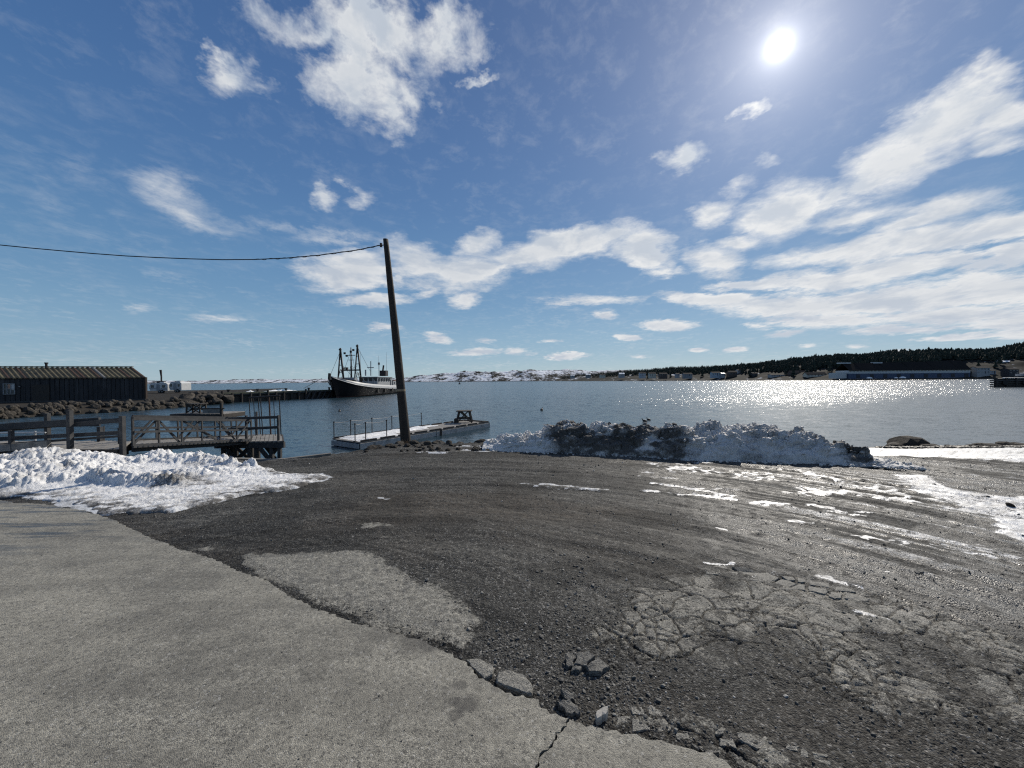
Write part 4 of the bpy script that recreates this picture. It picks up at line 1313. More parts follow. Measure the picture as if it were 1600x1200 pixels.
# camper trailers behind the shed
def camper(px0, px1, Y, py_top, py_base, label, hitch):
    x0 = (px0 - 800) / F * Y; x1 = (px1 - 800) / F * Y
    z1 = EYE - (py_top - yh(px0)) * Y / F; z0 = EYE - (py_base - yh(px0)) * Y / F
    W = x1 - x0; H = z1 - z0
    root = thing('camper_trailer', label, 'camper', ((x0 + x1) / 2, Y + 1.2, z0), group='camper trailers parked behind the shed')
    body = MB()
    pf = [(-W / 2 + .25, .5), (W / 2, .5), (W / 2, H * .85), (W / 2 - .35, H), (-W / 2 + .4, H), (-W / 2, H * .7), (-W / 2, H * .45)]
    n = len(pf)
    vs = [(a, -1.2, b_) for a, b_ in pf] + [(a, 1.2, b_) for a, b_ in pf]
    body.add(vs, [tuple(range(n)), tuple(range(2 * n - 1, n - 1, -1))] + [(i, n + i, n + (i + 1) % n, (i + 1) % n) for i in range(n)])
    body.build('body', white_paint, root)
    MB().box((0, -1.215, .95), (W * .94, .02, .16)).build('stripe', grey_paint, root)
    MB().box((W * .18, -1.22, .72), (W * .5, .02, .08)).build('stripe', blue_paint, root)
    for a in (-.33, .28):
        wd = MB().box((a * W, -1.22, H * .66), (W * .16, .03, .5)).build('window', glass, root)
        MB().box((a * W, -1.225, H * .66 + .28), (W * .17, .04, .04)).build('frame', steel, wd)
    MB().box((-.02 * W, -1.22, H * .5 + .12), (.62, .03, H * .62)).build('door', grey_paint, root)
    MB().box((0, 0, H + .1), (.9, .8, .24)).build('air_conditioner', white_paint, root)
    MB().box((-W * .25, 0, H + .05), (.5, .5, .12)).build('roof_vent', iron, root)
    for a in (.05, .2):
        wh = MB().tube([(a * W, -1.22, .34), (a * W, -.95, .34)], .34, 16).build('wheel', rubber, root)
        MB().tube([(a * W, -1.25, .34), (a * W, -1.2, .34)], .15, 10).build('hub', steel, wh)
    if hitch:
        MB().bar((-W / 2 - .9, 0, .5), (-W / 2 + .2, 0, .5), .12, .12).build('hitch', iron, root)
camper(233, 262, 80, 598.5, 614.5, 'beige camper trailer half hidden behind the end of the long shed', False)
camper(264, 283.5, 79, 596.5, 613.5, 'white camper trailer nearest the water behind the shed', True)
t = thing('chimney_pipe', 'tall thin dark pipe standing up behind the camper trailers', 'pipe', tuple(P3(252, 613, 86)))
zp = P3(251, 578, 86).z - t.location.z
MB().tube([(0, 0, 0), (.05, 0, zp * .7), (-.1, 0, zp)], [.16, .15, .22], 10).build('pipe', iron, t)
MB().box((0, 0, zp * .45), (1.6, .5, .5)).build('base_box', wood_dark, t)

# low jetty that carries on from the embankment
def jetty():
    a = Vector(G(340, 630, WZ)); b_ = Vector(G(532, 620.5, WZ))
    d = (b_ - a).normalized(); n_ = Vector((-d.y, d.x)); L = (b_ - a).length
    root = thing('jetty', 'low dark timber jetty with snow on its deck leading out to the moored trawler', 'jetty', (a.x, a.y, WZ))
    def Wp(s, o, z): p = a + d * s + n_ * o; return (p.x - a.x, p.y - a.y, z)
    m_ = MB(); zt = 1.28
    m_.bar(Wp(0, 3, zt - .12), Wp(L, 3, zt - .12), 6.2, .22)
    m_.build('deck', wood_grey, root)
    MB().bar(Wp(0, .35, .35), Wp(L, .35, .35), .4, 1.5).build('wall', wood_dark, root)
    cap = MB().bar(Wp(0, .0, zt + .06), Wp(L, .0, zt + .06), .3, .22).build('kerb_beam', plain('mossy_beam', (.17, .17, .11), (.08, .08, .06), 2, .8), root)
    k = 0
    s = .5
    while s < L:
        MB().tube([Wp(s, -.12, -1.0), Wp(s, -.12, zt + (.05 if k % 5 else .4))], .15, 8).build('pile', wood_dark, root)
        s += 1.25; k += 1
    for (s0, s1, w_) in ((L * .33, L * .62, 1.8), (L * .20, L * .27, .9)):
        q = MB()
        nseg = 24; vs = []; fs = []
        rn = random.Random(int(s0))
        for i in range(nseg + 1):
            s = s0 + (s1 - s0) * i / nseg; e = math.sin(PI * i / nseg) ** .5
            for j, (o, z) in enumerate(((.25, 0), (.4, .22), (.8, .34), (w_, .2), (w_ + .4, 0))):
                vs.append(Wp(s, o, zt + z * e * rn.uniform(.6, 1.3)))
        for i in range(nseg):
            for j in range(4):
                fs.append((i * 5 + j, i * 5 + j + 1, (i + 1) * 5 + j + 1, (i + 1) * 5 + j))
        q.add(vs, fs).build('snow_cover', snow, root, True)
    for s in (L * .08, L * .28, L * .50, L * .70, L * .9):
        bo = MB().tube([Wp(s, .5, zt), Wp(s, .5, zt + .45)], .16, 8).build('bollard', iron, root)
        MB().tube([Wp(s, .5, zt + .45), Wp(s, .5, zt + .6)], .24, 8).build('bollard_head', iron, bo)
    q = MB()
    for i in range(5):
        s = L * (.63 + i * .05)
        q = MB().bar(Wp(s, -.3, -.6), Wp(s + 1.2, -.3, zt), .12, .2).build('brace', wood_grey, root)
jetty()

# ================================================================== TRAWLER
boat_white = plain('boat_white', (.34, .355, .37), (.22, .23, .24), 1.5, .5, .2, .004)
def trawler():
    root = thing('fishing_trawler', 'black and white fishing trawler with tall gallows masts moored at the jetty end', 'trawler', (-31.2, 67, WZ), 0.0)
    L = 31.0
    root.rotation_euler = (0, 0, -math.radians(2.0))
    # stations: distance from bow, half beam at deck, half beam at water, gunwale height, top of black
    st = [(-.9, .06, .02, 3.85, 3.7), (0.3, .75, .12, 3.5, 3.2), (1.6, 1.6, .7, 3.15, 2.75), (3.5, 2.35, 1.6, 2.85, 2.3), (6, 2.9, 2.35, 2.55, 1.98), (9.5, 3.1, 2.8, 2.35, 1.7), (14, 3.15, 2.95, 2.15, 1.5),
          (20, 3.1, 2.9, 1.95, 1.25), (26, 2.95, 2.6, 1.85, 1.1), (30, 2.6, 2.0, 1.9, 1.1), (31, 2.4, 1.7, 1.9, 1.15)]
    def lo(cols, name, mat, parent=root, sides=(-1, 1)):
        for sgn in sides:
            pass
        vs = []; fs = []
        n = len(st); m = len(cols(st[0]))
        for sgn in (-1, 1):
            b0 = len(vs)
            for s in st:
                for (x, z) in cols(s):
                    rake = s[0] + (0.55 * (3.6 - z) if s[0] < 2 else 0) * (1 if s[0] < 1 else .5)
                    vs.append((sgn * x, rake, z))
            for i in range(n - 1):
                for j in range(m - 1):
                    q = (b0 + i * m + j, b0 + i * m + j + 1, b0 + (i + 1) * m + j + 1, b0 + (i + 1) * m + j)
                    fs.append(q if sgn > 0 else q[::-1])
        # stern
        k = (n - 1) * m; hN = n * m
        for j in range(m - 1):
            fs.append((k + j, hN + k + j, hN + k + j + 1, k + j + 1))
        return MB().add(vs, fs).build(name, mat, parent, True)
    lo(lambda s: [(s[2] * .5, -.9), (s[2], .28)], 'boot_top', plain('boot_topping', (.07, .03, .026), (.03, .018, .016), 1, .6), )
    lo(lambda s: [(s[2] + .01, .22), (s[2] + (s[1] - s[2]) * .55, s[4] * .55), (s[1] * .995, s[4])], 'hull', black_hull)
    lo(lambda s: [(s[1] + .03, s[4] - .02), (s[1] + .05, s[3]), (s[1] - .12, s[3] + .02), (s[1] - .12, s[4] - .05)], 'bulwark', boat_white)
    dk = MB()
    vs = [(-s[1] + .1, s[0] + .3, s[4] + .0) for s in st] + [(s[1] - .1, s[0] + .3, s[4] + .0) for s in st]
    n = len(st)
    dk.add(vs, [(i, i + 1, n + i + 1, n + i) for i in range(n - 1)]).build('deck', grey_paint, root)
    # rubbing strake
    for sgn in (-1, 1):
        m_ = MB().tube([(sgn * (s[1] + .06), s[0] + (.1 if s[0] < 1 else 0), s[4]) for s in st], .08, 6).build('rubbing_strake', boat_white, root)
    # whaleback and stem post
    MB().add([(-.9, 1.0, 3.42), (.9, 1.0, 3.42), (2.3, 5.2, 3.05), (-2.3, 5.2, 3.05), (0, -.6, 3.75)], [(0, 1, 2, 3), (0, 4, 1)]).build('whaleback', boat_white, root)
    MB().bar((0, -1.3, 3.2), (0, -1.15, 4.3), .3, .45).build('stem_post', black_hull, root)
    MB().bar((0, 4.9, 2.0), (0, 5.0, 3.6), 3.6, 1.0).build('forward_house', grey_paint, root)
    # wheelhouse aft
    h = MB().box((0, 19.5, 2.6), (4.0, 9.0, 2.3)).build('wheelhouse', boat_white, root)
    MB().box((0, 19.2, 3.81), (4.4, 9.6, .12)).build('roof', boat_white, h)
    for i in range(5):
        MB().box((2.11, 15.9 + i * 1.5, 3.25), (.04, .8, .62)).build('window', glass, h)
        MB().box((-2.11, 15.9 + i * 1.5, 3.25), (.04, .8, .62)).build('window', glass, h)
    for i in range(4):
        MB().box((-1.5 + i, 14.98, 3.3), (.7, .04, .7)).build('window', glass, h)
    MB().box((2.11, 23.2, 2.5), (.04, .8, 1.7)).build('door', grey_paint, h)
    MB().box((-2.11, 23.2, 2.5), (.04, .8, 1.7)).build('door', grey_paint, h)
    ah = MB().box((0, 26.5, 2.15), (4.4, 4.8, 1.6)).build('after_house', boat_white, root)
    for i in range(3):
        for sx in (-1, 1):
            MB().box((sx * 2.21, 25.0 + i * 1.4, 2.45), (.04, .6, .5)).build('window', glass, ah)
    MB().box((0, 27.5, 3.1), (3.6, 2.5, .25)).build('hatch', plain('orange_cover', (.20, .09, .05), (.1, .05, .03), 2, .7), ah)
    fn = MB().box((.3, 23.3, 4.75), (1.4, 1.6, 1.3)).build('funnel', iron, root)
    MB().tube([(.3, 22.6, 5.2), (.4, 22.9, 6.6)], .2, 8).build('exhaust_pipe', iron, fn)
    MB().tube([(-.3, 17.0, 4.1), (-.3, 17.0, 7.3)], .07, 6).build('mast', steel, h)
    MB().box((-.3, 17.0, 5.9), (1.5, .12, .18)).build('radar', boat_white, h)
    MB().tube([(.6, 19.5, 4.1), (.6, 19.5, 7.2)], .08, 6).build('mast', steel, h)
    MB().tube([(.6, 19.5, 6.6), (.6, 19.5, 7.1)], .22, 8).build('lamp_housing', iron, h)
    MB().tube([(-.9, 15.8, 4.1), (-.9, 15.8, 5.4)], .16, 8).build('searchlight', boat_white, h)
    for (a, b_, c) in ((-1.8, 15.4, 9.4), (.9, 18.6, 8.6), (1.5, 21.8, 9.6), (-1.4, 20.4, 7.6)):
        MB().tube([(a, b_, 4.1), (a, b_, c)], [.035, .02], 5).build('antenna', boat_white, h)
    # gallows frames
    def aframe(y, x0, top, feet, z0, name='gallows_frame'):
        g = MB()
        g.tube([(x0 - feet, y, z0), (x0 - .12, y, top - 1.3)], .13, 8)
        g.tube([(x0 + feet, y, z0), (x0 + .12, y, top - 1.3)], .17, 8)
        g.tube([(x0, y, top - 1.5), (x0, y, top)], [.26, .16], 8)
        for k in (.35, .62, .85):
            ww = feet * (1 - k) + .1 * k
            zz = z0 + (top - 1.3 - z0) * k
            g.tube([(x0 - ww, y, zz), (x0 + ww, y, zz)], .07, 6)
        g.bar((x0 - feet, y, z0 + .4), (x0 - feet * .1, y, z0 + 2.2), .1, .1)
        g.bar((x0 + feet, y, z0 + .4), (x0 + feet * .1, y, z0 + 2.2), .1, .1)
        b_ = g.build(name, iron, root, True)
        MB().tube([(x0 - .2, y - .1, top - .3), (x0 + .2, y - .1, top - .3)], .16, 10).build('block', iron, b_)
    aframe(3.0, -.1, 9.0, .55, 2.9)
    aframe(9.2, .3, 10.2, .75, 2.2)
    mm = MB().tube([(0.2, 6.6, 2.0), (.2, 6.6, 9.4)], [.2, .1], 8).build('mast', iron, root, True)
    MB().bar((-.9, 6.6, 7.9), (1.0, 6.6, 7.9), .12, .12).build('crosstree', iron, mm)
    MB().bar((-.3, 6.6, 7.0), (.8, 6.6, 7.0), .1, .1).build('crosstree', iron, mm)
    for (a, z) in ((-1.0, 8.3), (.2, 8.6), (.7, 8.9), (-.6, 7.8)):
        MB().tube([(a, 6.5, z - .18), (a, 6.5, z + .18)], .22, 8).build('lamp_housing', iron, mm)
    MB().bar((-1.0, 5.0, 5.0), (1.6, 7.6, 5.1), .22, .25).build('boom', iron, mm)
    for x in (-.7, .0):
        MB().box((x, 5.2, 5.3), (.4, .4, .5)).build('sheave', iron, mm)
    for (p, q) in (((-.1, 3.0, 8.5), (0, -1.0, 3.9)), ((.2, 6.6, 8.8), (-.1, 3.0, 3.2)), ((.2, 6.6, 8.6), (.3, 9.2, 3.0)), ((.3, 9.2, 9.7), (-.3, 17, 5.0)), ((.2, 6.6, 6.5), (-1.2, 7.8, 2.4)),
                   ((-.1, 3.0, 6.3), (.2, 6.6, 4.0)), ((.3, 9.2, 6.0), (.2, 6.6, 5.2)), ((.2, 6.6, 6.0), (1.9, 9.5, 2.6))):
        MB().tube([p, q], .028, 5).build('stay', cable, root)
    w1 = MB().tube([(-.8, 10.8, 2.3), (.8, 10.8, 2.3)], .45, 12).build('winch', iron, root)
    for s in (8, 11, 13):
        for sx in (-1, 1):
            MB().tube([(sx * 2.9, s, 2.2), (sx * 2.9, s, 3.2)], .05, 6).build('rail_post', boat_white, root)
    MB().tube([(-2.6, 1.2, 3.5), (-2.9, -4, 1.8)], .04, 5).build('mooring_line', cable, root)
    for s in (12, 16, 20.5, 25):
        MB().tube([(3.2, s, .9), (3.35, s, .9)], .42, 12).build('tyre_fender', rubber, root)
trawler()

# ================================================================== WHARF (LEFT FOREGROUND)
def wharf():
    root = thing('wooden_wharf', 'old grey plank wharf with square posts and rails behind the snow heap', 'wharf', (-9.5, 9.6, -.05))
    L0 = Vector(root.location)
    def B_(p, q, w_, h_, name, mat=wood_grey, parent=root):
        return MB().bar(tuple(Vector(p) - L0), tuple(Vector(q) - L0), w_, h_).build(name, mat, parent)
    # planks run across, the end is cut on a skew
    rn = random.Random(2)
    ex = Vector((-1.05, 1.35, 0))
    for i in range(52):
        o = i * .145
        a = Vector((-9.38 - o, 9.05 + o * .03, .03)); b_ = a + ex * 1.02
        if i == 17 or i == 31: continue
        j = rn.uniform(-.03, .03)
        z = rn.uniform(-.006, .006)
        B_(a + Vector((j, 0, z)), b_ + Vector((j, rn.uniform(-.02, .05), z)), .13, .045, 'plank', wood_deck)
    for k in (.06, .5, .95):
        p = Vector((-9.30, 9.08, -.10)) + ex * k
        B_(p, p + Vector((-7.6, .22, 0)), .12, .20, 'joist', wood_dark)
    B_((-9.22, 8.98, -.06), (-17, 9.2, -.06), .08, .26, 'fascia', wood_dark)
    posts = [(190, 650, 9.02, -1.3, .085), (108, 641.5, 8.98, -1.3, .085), (16, 672, 8.9, -1.3, .07), (73, 646, 10.45, -1.4, .09), (155, 667, 10.4, -1.4, .09), (-60, 640, 9.0, -1.3, .09), (-30, 650, 10.5, -1.4, .09), (184.5, 668, 9.9, -.1, .035), (161, 666, 10.9, -.2, .03)]
    for (px, py, Y, zb, s) in posts:
        t_ = P3(px, py, Y)
        p_ = MB().bar(tuple(Vector((t_.x, Y, zb)) - L0), tuple(t_ - L0), s, s, (0, 1, 0)).build('post', wood_grey, root)
    # rails, two heights on the near side, two on the far side
    def rail(pxa, pya, Ya, pxb, pyb, Yb, w_=.05, h_=.14, mat=wood_grey, name='rail'):
        B_(P3(pxa, pya, Ya), P3(pxb, pyb, Yb), w_, h_, name, mat)
    rail(-80, 672, 9.12, 110, 660, 9.12, .06, .15)
    rail(-80, 678, 9.22, 190, 656, 9.14, .05, .10)
    rail(108, 657.5, 9.16, 155, 654.5, 9.2, .06, .07)
    rail(108, 663, 9.10, 188, 657, 9.12, .06, .10)
    rail(-80, 690, 9.12, 190, 676, 9.14, .05, .09)
    rail(-80, 700, 9.14, 188, 681.5, 9.16, .05, .05)
    rail(-40, 668, 10.4, 155, 663.5, 10.4, .04, .08)
    rail(-60, 705, 8.8, 75, 694, 9.0, .10, .16, wood_deck, 'kerb_beam')
    B_((-9.6, 8.9, -.5), (-10.7, 9.6, -1.4), .1, .12, 'brace', wood_dark)
    B_((-8.9, 9.1, -.15), (-9.8, 9.9, -1.1), .1, .12, 'brace')
    for s in (-9.3, -11.2, -13.2, -15.2):
        for y in (9.1, 10.3):
            B_((s, y, -1.9), (s, y, -.2), .17, .17, 'pile', wood_dark)
    # white plastic pipe rail
    pr = thing('pipe_rail', 'thin white plastic pipe rail with one upright on the wharf', 'railing', tuple(P3(53, 694, 9.9)))
    l2 = Vector(pr.location)
    MB().tube([P3(-10, 676.5, 9.9) - l2, P3(70, 676, 9.9) - l2], .018, 8).build('pipe', white_paint, pr)
    MB().tube([P3(53, 694, 9.9) - l2, P3(53.2, 673.5, 9.9) - l2], .022, 8).build('upright', white_paint, pr)
wharf()

def gangway():
    root = thing('gangway', 'sloping timber gangway with cross braced sides from the wharf to the landing stage', 'gangway', (-9.2, 9.7, 0.0))
    L0 = Vector(root.location)
    nA, nB = Vector((-9.15, 9.25, .10)), Vector((-8.85, 13.0, -.33))
    fA, fB = Vector((-10.3, 10.4, .06)), Vector((-9.65, 13.9, -.33))
    H = .66
    def side(a, b_, nbay, w_=.05):
        par = root
        upz = Vector((0, 0, H))
        MB().bar(tuple(a - L0), tuple(b_ - L0), .03, .09).build('bottom_chord', wood_grey, par)
        MB().bar(tuple(a + upz - L0), tuple(b_ + upz - L0), .035, .075).build('top_chord', wood_grey, par)
        MB().bar(tuple(a + upz * .52 - L0 + Vector((.03, 0, 0))), tuple(b_ + upz * .52 - L0 + Vector((.03, 0, 0))), .02, .055).build('mid_rail', wood_grey, par)
        for i in range(nbay + 1):
            p = a.lerp(b_, i / nbay)
            MB().bar(tuple(p - L0), tuple(p + upz - L0 + Vector((.0, 0, 0))), .028, .045, (0, 1, 0)).build('upright', wood_grey, par)
        seq = [(0, 1, 1), (1, 2, -1), (2, 3, 1), (2, 4, -1), (4, 5, -1), (5, 6, 1)]
        for (i, j, s) in seq:
            if j > nbay: continue
            p, q = a.lerp(b_, i / nbay), a.lerp(b_, j / nbay)
            if s > 0: q = q + upz
            else: p = p + upz
            MB().bar(tuple(p - L0 + Vector((-.035, 0, 0))), tuple(q - L0 + Vector((-.035, 0, 0))), .02, .05).build('diagonal', wood_grey, par)
    side(nA, nB, 6)
    side(fA, fB, 6)
    rn = random.Random(6)
    for i in range(30):
        t_ = (i + .5) / 30
        p, q = nA.lerp(nB, t_), fA.lerp(fB, t_)
        MB().bar(tuple(p + Vector((0, 0, -.02 + rn.uniform(-.004, .004))) - L0), tuple(q + Vector((0, 0, -.02)) - L0), .10, .035).build('plank', wood_deck, root)
    for k in (.15, .85):
        p = nA.lerp(fA, k) + Vector((0, 0, -.1)); q = nB.lerp(fB, k) + Vector((0, 0, -.1))
        MB().bar(tuple(p - L0), tuple(q - L0), .09, .13).build('stringer', wood_grey, root)
gangway()

def stage():
    root = thing('landing_stage', 'square timber landing stage on cross braced legs at the foot of the gangway', 'landing stage', (-8.8, 13.6, -.4))
    L0 = Vector(root.location)
    x0, x1, y0, y1, zt = -9.85, -7.75, 12.9, 14.5, -.36
    def sk(p): return Vector((p[0] - .62 * (p[1] - 12.9), p[1], p[2]))
    def B_(p, q, w_, h_, name, mat=wood_grey):
        return MB().bar(tuple(sk(p) - L0), tuple(sk(q) - L0), w_, h_, ).build(name, mat, root)
    for i in range(14):
        x = x0 + .075 + i * .15
        B_((x, y0 - .05, zt - .02), (x, y1, zt - .02), .14, .045, 'plank', wood_deck)
    B_((x0 - .15, y0, zt - .13), (x1 + .08, y0, zt - .13), .1, .2, 'cap_beam')
    B_((x0, y1 - .1, zt - .13), (x1, y1 - .1, zt - .13), .1, .2, 'cap_beam')
    B_((x0 - .2, y0 - .12, zt - .05), (-8.9, y0 - .12, zt - .05), .1, .1, 'nosing', wood_dark)
    B_((x1 + .04, y0, zt - .1), (x1 + .04, y1, zt - .1), .05, .2, 'side_beam', wood_dark)
    for x in (x0 + .12, x0 + .42, -8.85, -8.62, x1 - .35, x1 - .08):
        B_((x, y0 + .02, -2.3), (x, y0 + .02, zt - .1), .10, .10, 'leg', wood_grey if x > -9 else wood_dark)
        B_((x, y1 - .15, -2.3), (x, y1 - .15, zt - .1), .10, .10, 'leg', wood_dark)
    for (a, b_) in ((x0 + .2, -8.85), (-8.5, x1 - .15)):
        B_((a, y0 - .07, zt - .22), (b_, y0 - .07, -1.35), .05, .13, 'cross_brace')
        B_((a, y0 + .11, -1.35), (b_, y0 + .11, zt - .22), .05, .13, 'cross_brace')
        B_((a, y1 - .2, zt - .22), (b_, y1 - .2, -1.35), .05, .12, 'cross_brace', wood_dark)
    for x in (x0 + .9, x1 - .12):
        B_((x, y0 + .05, zt), (x, y0 + .05, zt + .86), .06, .06, 'rail_post')
    for x in (x0 + 1.18, ):
        B_((x, y1 - .1, zt), (x, y1 - .1, zt + .88), .055, .055, 'rail_post')
    B_((x0 + .3, y0 + .0, zt + .76), (x1 - .1, y0 + .0, zt + .80), .05, .09, 'rail')
    B_((x0 + .3, y0 + .0, zt + .40), (x1 - .1, y0 + .0, zt + .46), .05, .09, 'rail')
    # steel ladder hoops rising over the back edge
    fr = thing('steel_frame', 'tall thin rusty steel pipe frame rising behind the landing stage', 'pipe frame', (-8.6, 14.7, -.36))
    l2 = Vector(fr.location)
    Yb, Yf = 14.6, 13.9
    top = P3(400, 618.5, Yb).z
    for px, Y, r in ((390, Yb, .016), (397, Yf, .012), (404.5, Yb, .016), (408, Yf, .016), (421.5, Yb, .026), (428.5, Yf, .012), (437.5, Yf, .018)):
        a = P3(px + (1.5 if px < 410 else .6), 681, Y); b_ = P3(px - 1.5, 620, Y)
        MB().tube([tuple(a - l2), tuple(b_ - l2)], r, 8).build('upright', rust if r > .02 else iron, fr)
    for Y in (Yb, Yf):
        MB().tube([tuple(P3(388, 621.5, Y) - l2), tuple(P3(437.5, 618, Y) - l2)], .03, 8).build('top_bar', iron, fr)
    MB().tube([tuple(P3(437, 618, Yf) - l2), tuple(P3(432, 619, Yb) - l2)], .03, 8).build('top_bar', iron, fr)
    MB().tube([tuple(P3(389, 621, Yf) - l2), tuple(P3(389, 621, Yb) - l2)], .03, 8).build('top_bar', iron, fr)
    MB().tube([tuple(P3(391, 680, Yb) - l2), tuple(P3(424, 679, Yb) - l2)], .02, 8).build('foot_bar', iron, fr)
stage()

def far_float():
    z = WZ + .3
    Y = 30.0
    a = P3(268, 650, Y); b_ = P3(352, 650, Y)
    root = thing('float_dock', 'small low wooden float dock far behind the gangway', 'float', (a.x, Y, WZ))
    L = b_.x - a.x
    MB().box((L / 2, 1, .22), (L, 2.4, .3)).build('hull', wood_dark, root)
    for i in range(12):
        MB().box((L * (i + .5) / 12, 1, .40), (L / 12 - .03, 2.4, .05)).build('plank', wood_deck if i > 6 else wood_grey, root)
    MB().box((L * .80, -.23, .62), (L * .36, .06, .35)).build('side_board', wood_deck, root)
    MB().box((L * .75, -.25, .84), (L * .55, .08, .08)).build('side_rail', wood_dark, root)
    MB().box((L - .1, -.3, .7), (.16, .16, 1.1)).build('mooring_post', wood_dark, root)
    t = thing('work_trestle', 'dark wooden trestle table standing on the far small float', 'trestle', (P3(298, 650, Y).x, Y + .5, WZ + .43))
    w_ = 24 / F * Y
    MB().box((0, 0, .74), (w_ * 1.05, .7, .06)).build('top', wood_dark, t)
    for sx in (-1, 1):
        for sy in (-.3, .3):
            MB().bar((sx * w_ * .45, sy, 0), (sx * w_ * .42, sy, .72), .09, .09).build('leg', wood_dark, t)
    for sy in (-.34, .34):
        MB().bar((-w_ * .42, sy, .08), (w_ * .42, sy, .66), .05, .08).build('brace', wood_dark, t)
        MB().bar((-w_ * .42, sy, .66), (w_ * .42, sy, .08), .05, .08).build('brace', wood_dark, t)
        MB().bar((-w_ * .43, sy, .35), (w_ * .43, sy, .35), .05, .07).build('stretcher', wood_dark, t)
far_float()

# ================================================================== LONG FLOAT DOCK IN THE MIDDLE
def mid_float():
    zt = WZ + .27
    A = Vector(G(560, 692, zt)); B = Vector(G(763, 660, zt))
    d = (B - A).normalized(); n_ = Vector((-d.y, d.x)); L = (B - A).length; W = 1.95
    root = thing('float_dock', 'long white sided float dock running out behind the leaning pole', 'float', (A.x, A.y, WZ), math.atan2(d.y, d.x))
    # local x along, y across, z above water
    rn = random.Random(9)
    T_ = .27
    for i in range(2):
        a, b_ = i * L / 2, (i + 1) * L / 2
        MB().box(((a + b_) / 2, W / 2, .02), (b_ - a - .08, W - .12, .36)).build('pontoon', wood_dark, root)
        MB().box(((a + b_) / 2, -.02, .10), (b_ - a - .05, .05, .26)).build('side_board', plain('faded_white_board', (.42, .43, .43), (.22, .22, .22), 5, .7, .3, .004, stain=(.10, .10, .09)), root)
    MB().box((-.03, W / 2, .12), (.05, W, .20)).build('end_board', plain('faded_white_board', (1, 1, 1)), root)
    nb = 62
    for i in range(nb):
        x = (i + .5) * L / nb
        MB().box((x, W / 2, T_ + rn.uniform(-.003, .003)), (L / nb - .012, W, .04)).build('plank', wood_deck, root)
    for i in range(9):      # raised kerb blocks along both edges
        x = (i + .5) * L / 9
        MB().box((x, .04, T_ + .055), (L / 9 - .22, .09, .06)).build('kerb_rail', wood_dark, root)
        MB().box((x, W - .04, T_ + .055), (L / 9 - .22, .09, .06)).build('kerb_rail', wood_dark, root)
    MB().box((L - .05, W / 2, T_ + .05), (.1, W, .07)).build('kerb_rail', wood_dark, root)
    MB().tube([(L * .53, -.1, -.1), (L * .53, -.1, .34)], .05, 8).build('joint_pin', iron, root)
    for i, x in enumerate((L + .03,)):
        MB().box((x, .1, .06), (.1, .22, .4)).build('bumper', rubber, root)
    # snow lying on the deck
    def sheet(x0, x1, y0, y1, seed, h=.05):
        nx, ny = 70, 26
        X, Y = np.meshgrid(np.linspace(x0, x1, nx), np.linspace(y0, y1, ny), indexing='ij')
        e = np.minimum.reduce([(X - x0) / .5, (x1 - X) / .5, (Y - y0) / .22, (y1 - Y) / .22])
        m_ = e + (fbm(X * 2.2, Y * 2.2 + seed, 4, seed) - .5) * 1.6
        Z = T_ + .02 + h * sst(m_, 0, .8) + (fbm(X * 8, Y * 8, 3, seed) - .5) * .02
        V = np.stack([X, Y, Z], -1).reshape(-1, 3)
        Fq = grid_faces(nx, ny, (m_ > 0))
        V, Fq, at = compact(V, Fq, {'dirt': np.full(len(V), .30)})
        return numpy_mesh('snow_cover', V, Fq, snow, True, at, root)
    sheet(.2, L * .56, .85, 1.85, 3, .07)
    sheet(.1, L * .30, .2, 1.1, 5, .03)
    sheet(L * .54, L * .68, 1.3, 1.9, 8, .04)
    # cable railing
    rail = thing('cable_railing', 'thin steel posts strung with cable along both edges of the long float', 'railing', (A.x, A.y, WZ + T_ + .02), math.atan2(d.y, d.x))
    def lx(px, py, o):
        g = Vector(G(px, py, zt)); return (g - A).dot(d)
    near_ = [lx(538.5, 692.5, 0), lx(570.5, 683, 0), lx(603.5, 677.5, 0)]
    nearx = [-.9 + .0, .35, 1.9]
    near_posts = [.05, 1.15, 2.55]; far_posts = [-.02, 1.35, 2.9, 4.25, 6.2]
    near_posts = []; far_posts = []
    for px in (538.5, 570.5, 603.5):
        best = min((abs(((A + d * s + n_ * .35).x / (A + d * s + n_ * .35).y) * F + 800 - px), s) for s in [k * .02 - 1 for k in range(500)])
        near_posts.append(max(best[1], .05))
    for px in (515.5, 547, 580.5, 611.5, 657.5):
        best = min((abs(((A + d * s + n_ * 1.85).x / (A + d * s + n_ * 1.85).y) * F + 800 - px), s) for s in [k * .02 - 1 for k in range(500)])
        far_posts.append(max(best[1], .02))
    Hh = .74
    for ps, o in ((near_posts, .35), (far_posts, 1.85)):
        for s in ps:
            p_ = MB().tube([(s, o, 0), (s, o, Hh)], .021, 8).build('post', iron, rail)
            MB().tube([(s, o, Hh - .02), (s, o, Hh + .03)], .034, 8).build('cap', iron, p_)
            MB().box((s, o, .01), (.12, .12, .02)).build('base_plate', iron, p_)
        for i in range(len(ps) - 1):
            a, b_ = ps[i], ps[i + 1]
            pts = [(a + (b_ - a) * k / 6, o, Hh - .05 * math.sin(PI * k / 6)) for k in range(7)]
            MB().tube(pts, .008, 5).build('cable', steel, rail)
    # table on the float
    s = L * .905
    q = A + d * s + n_ * 1.2
    t = thing('picnic_table', 'small dark wooden table with splayed crossed legs on the far end of the long float', 'table', (q.x, q.y, zt + .02), math.atan2(d.y, d.x) - .95)
    for i in range(4):
        MB().box((0, -.33 + i * .22, .70), (.92, .20, .045)).build('top_board', wood_dark, t)
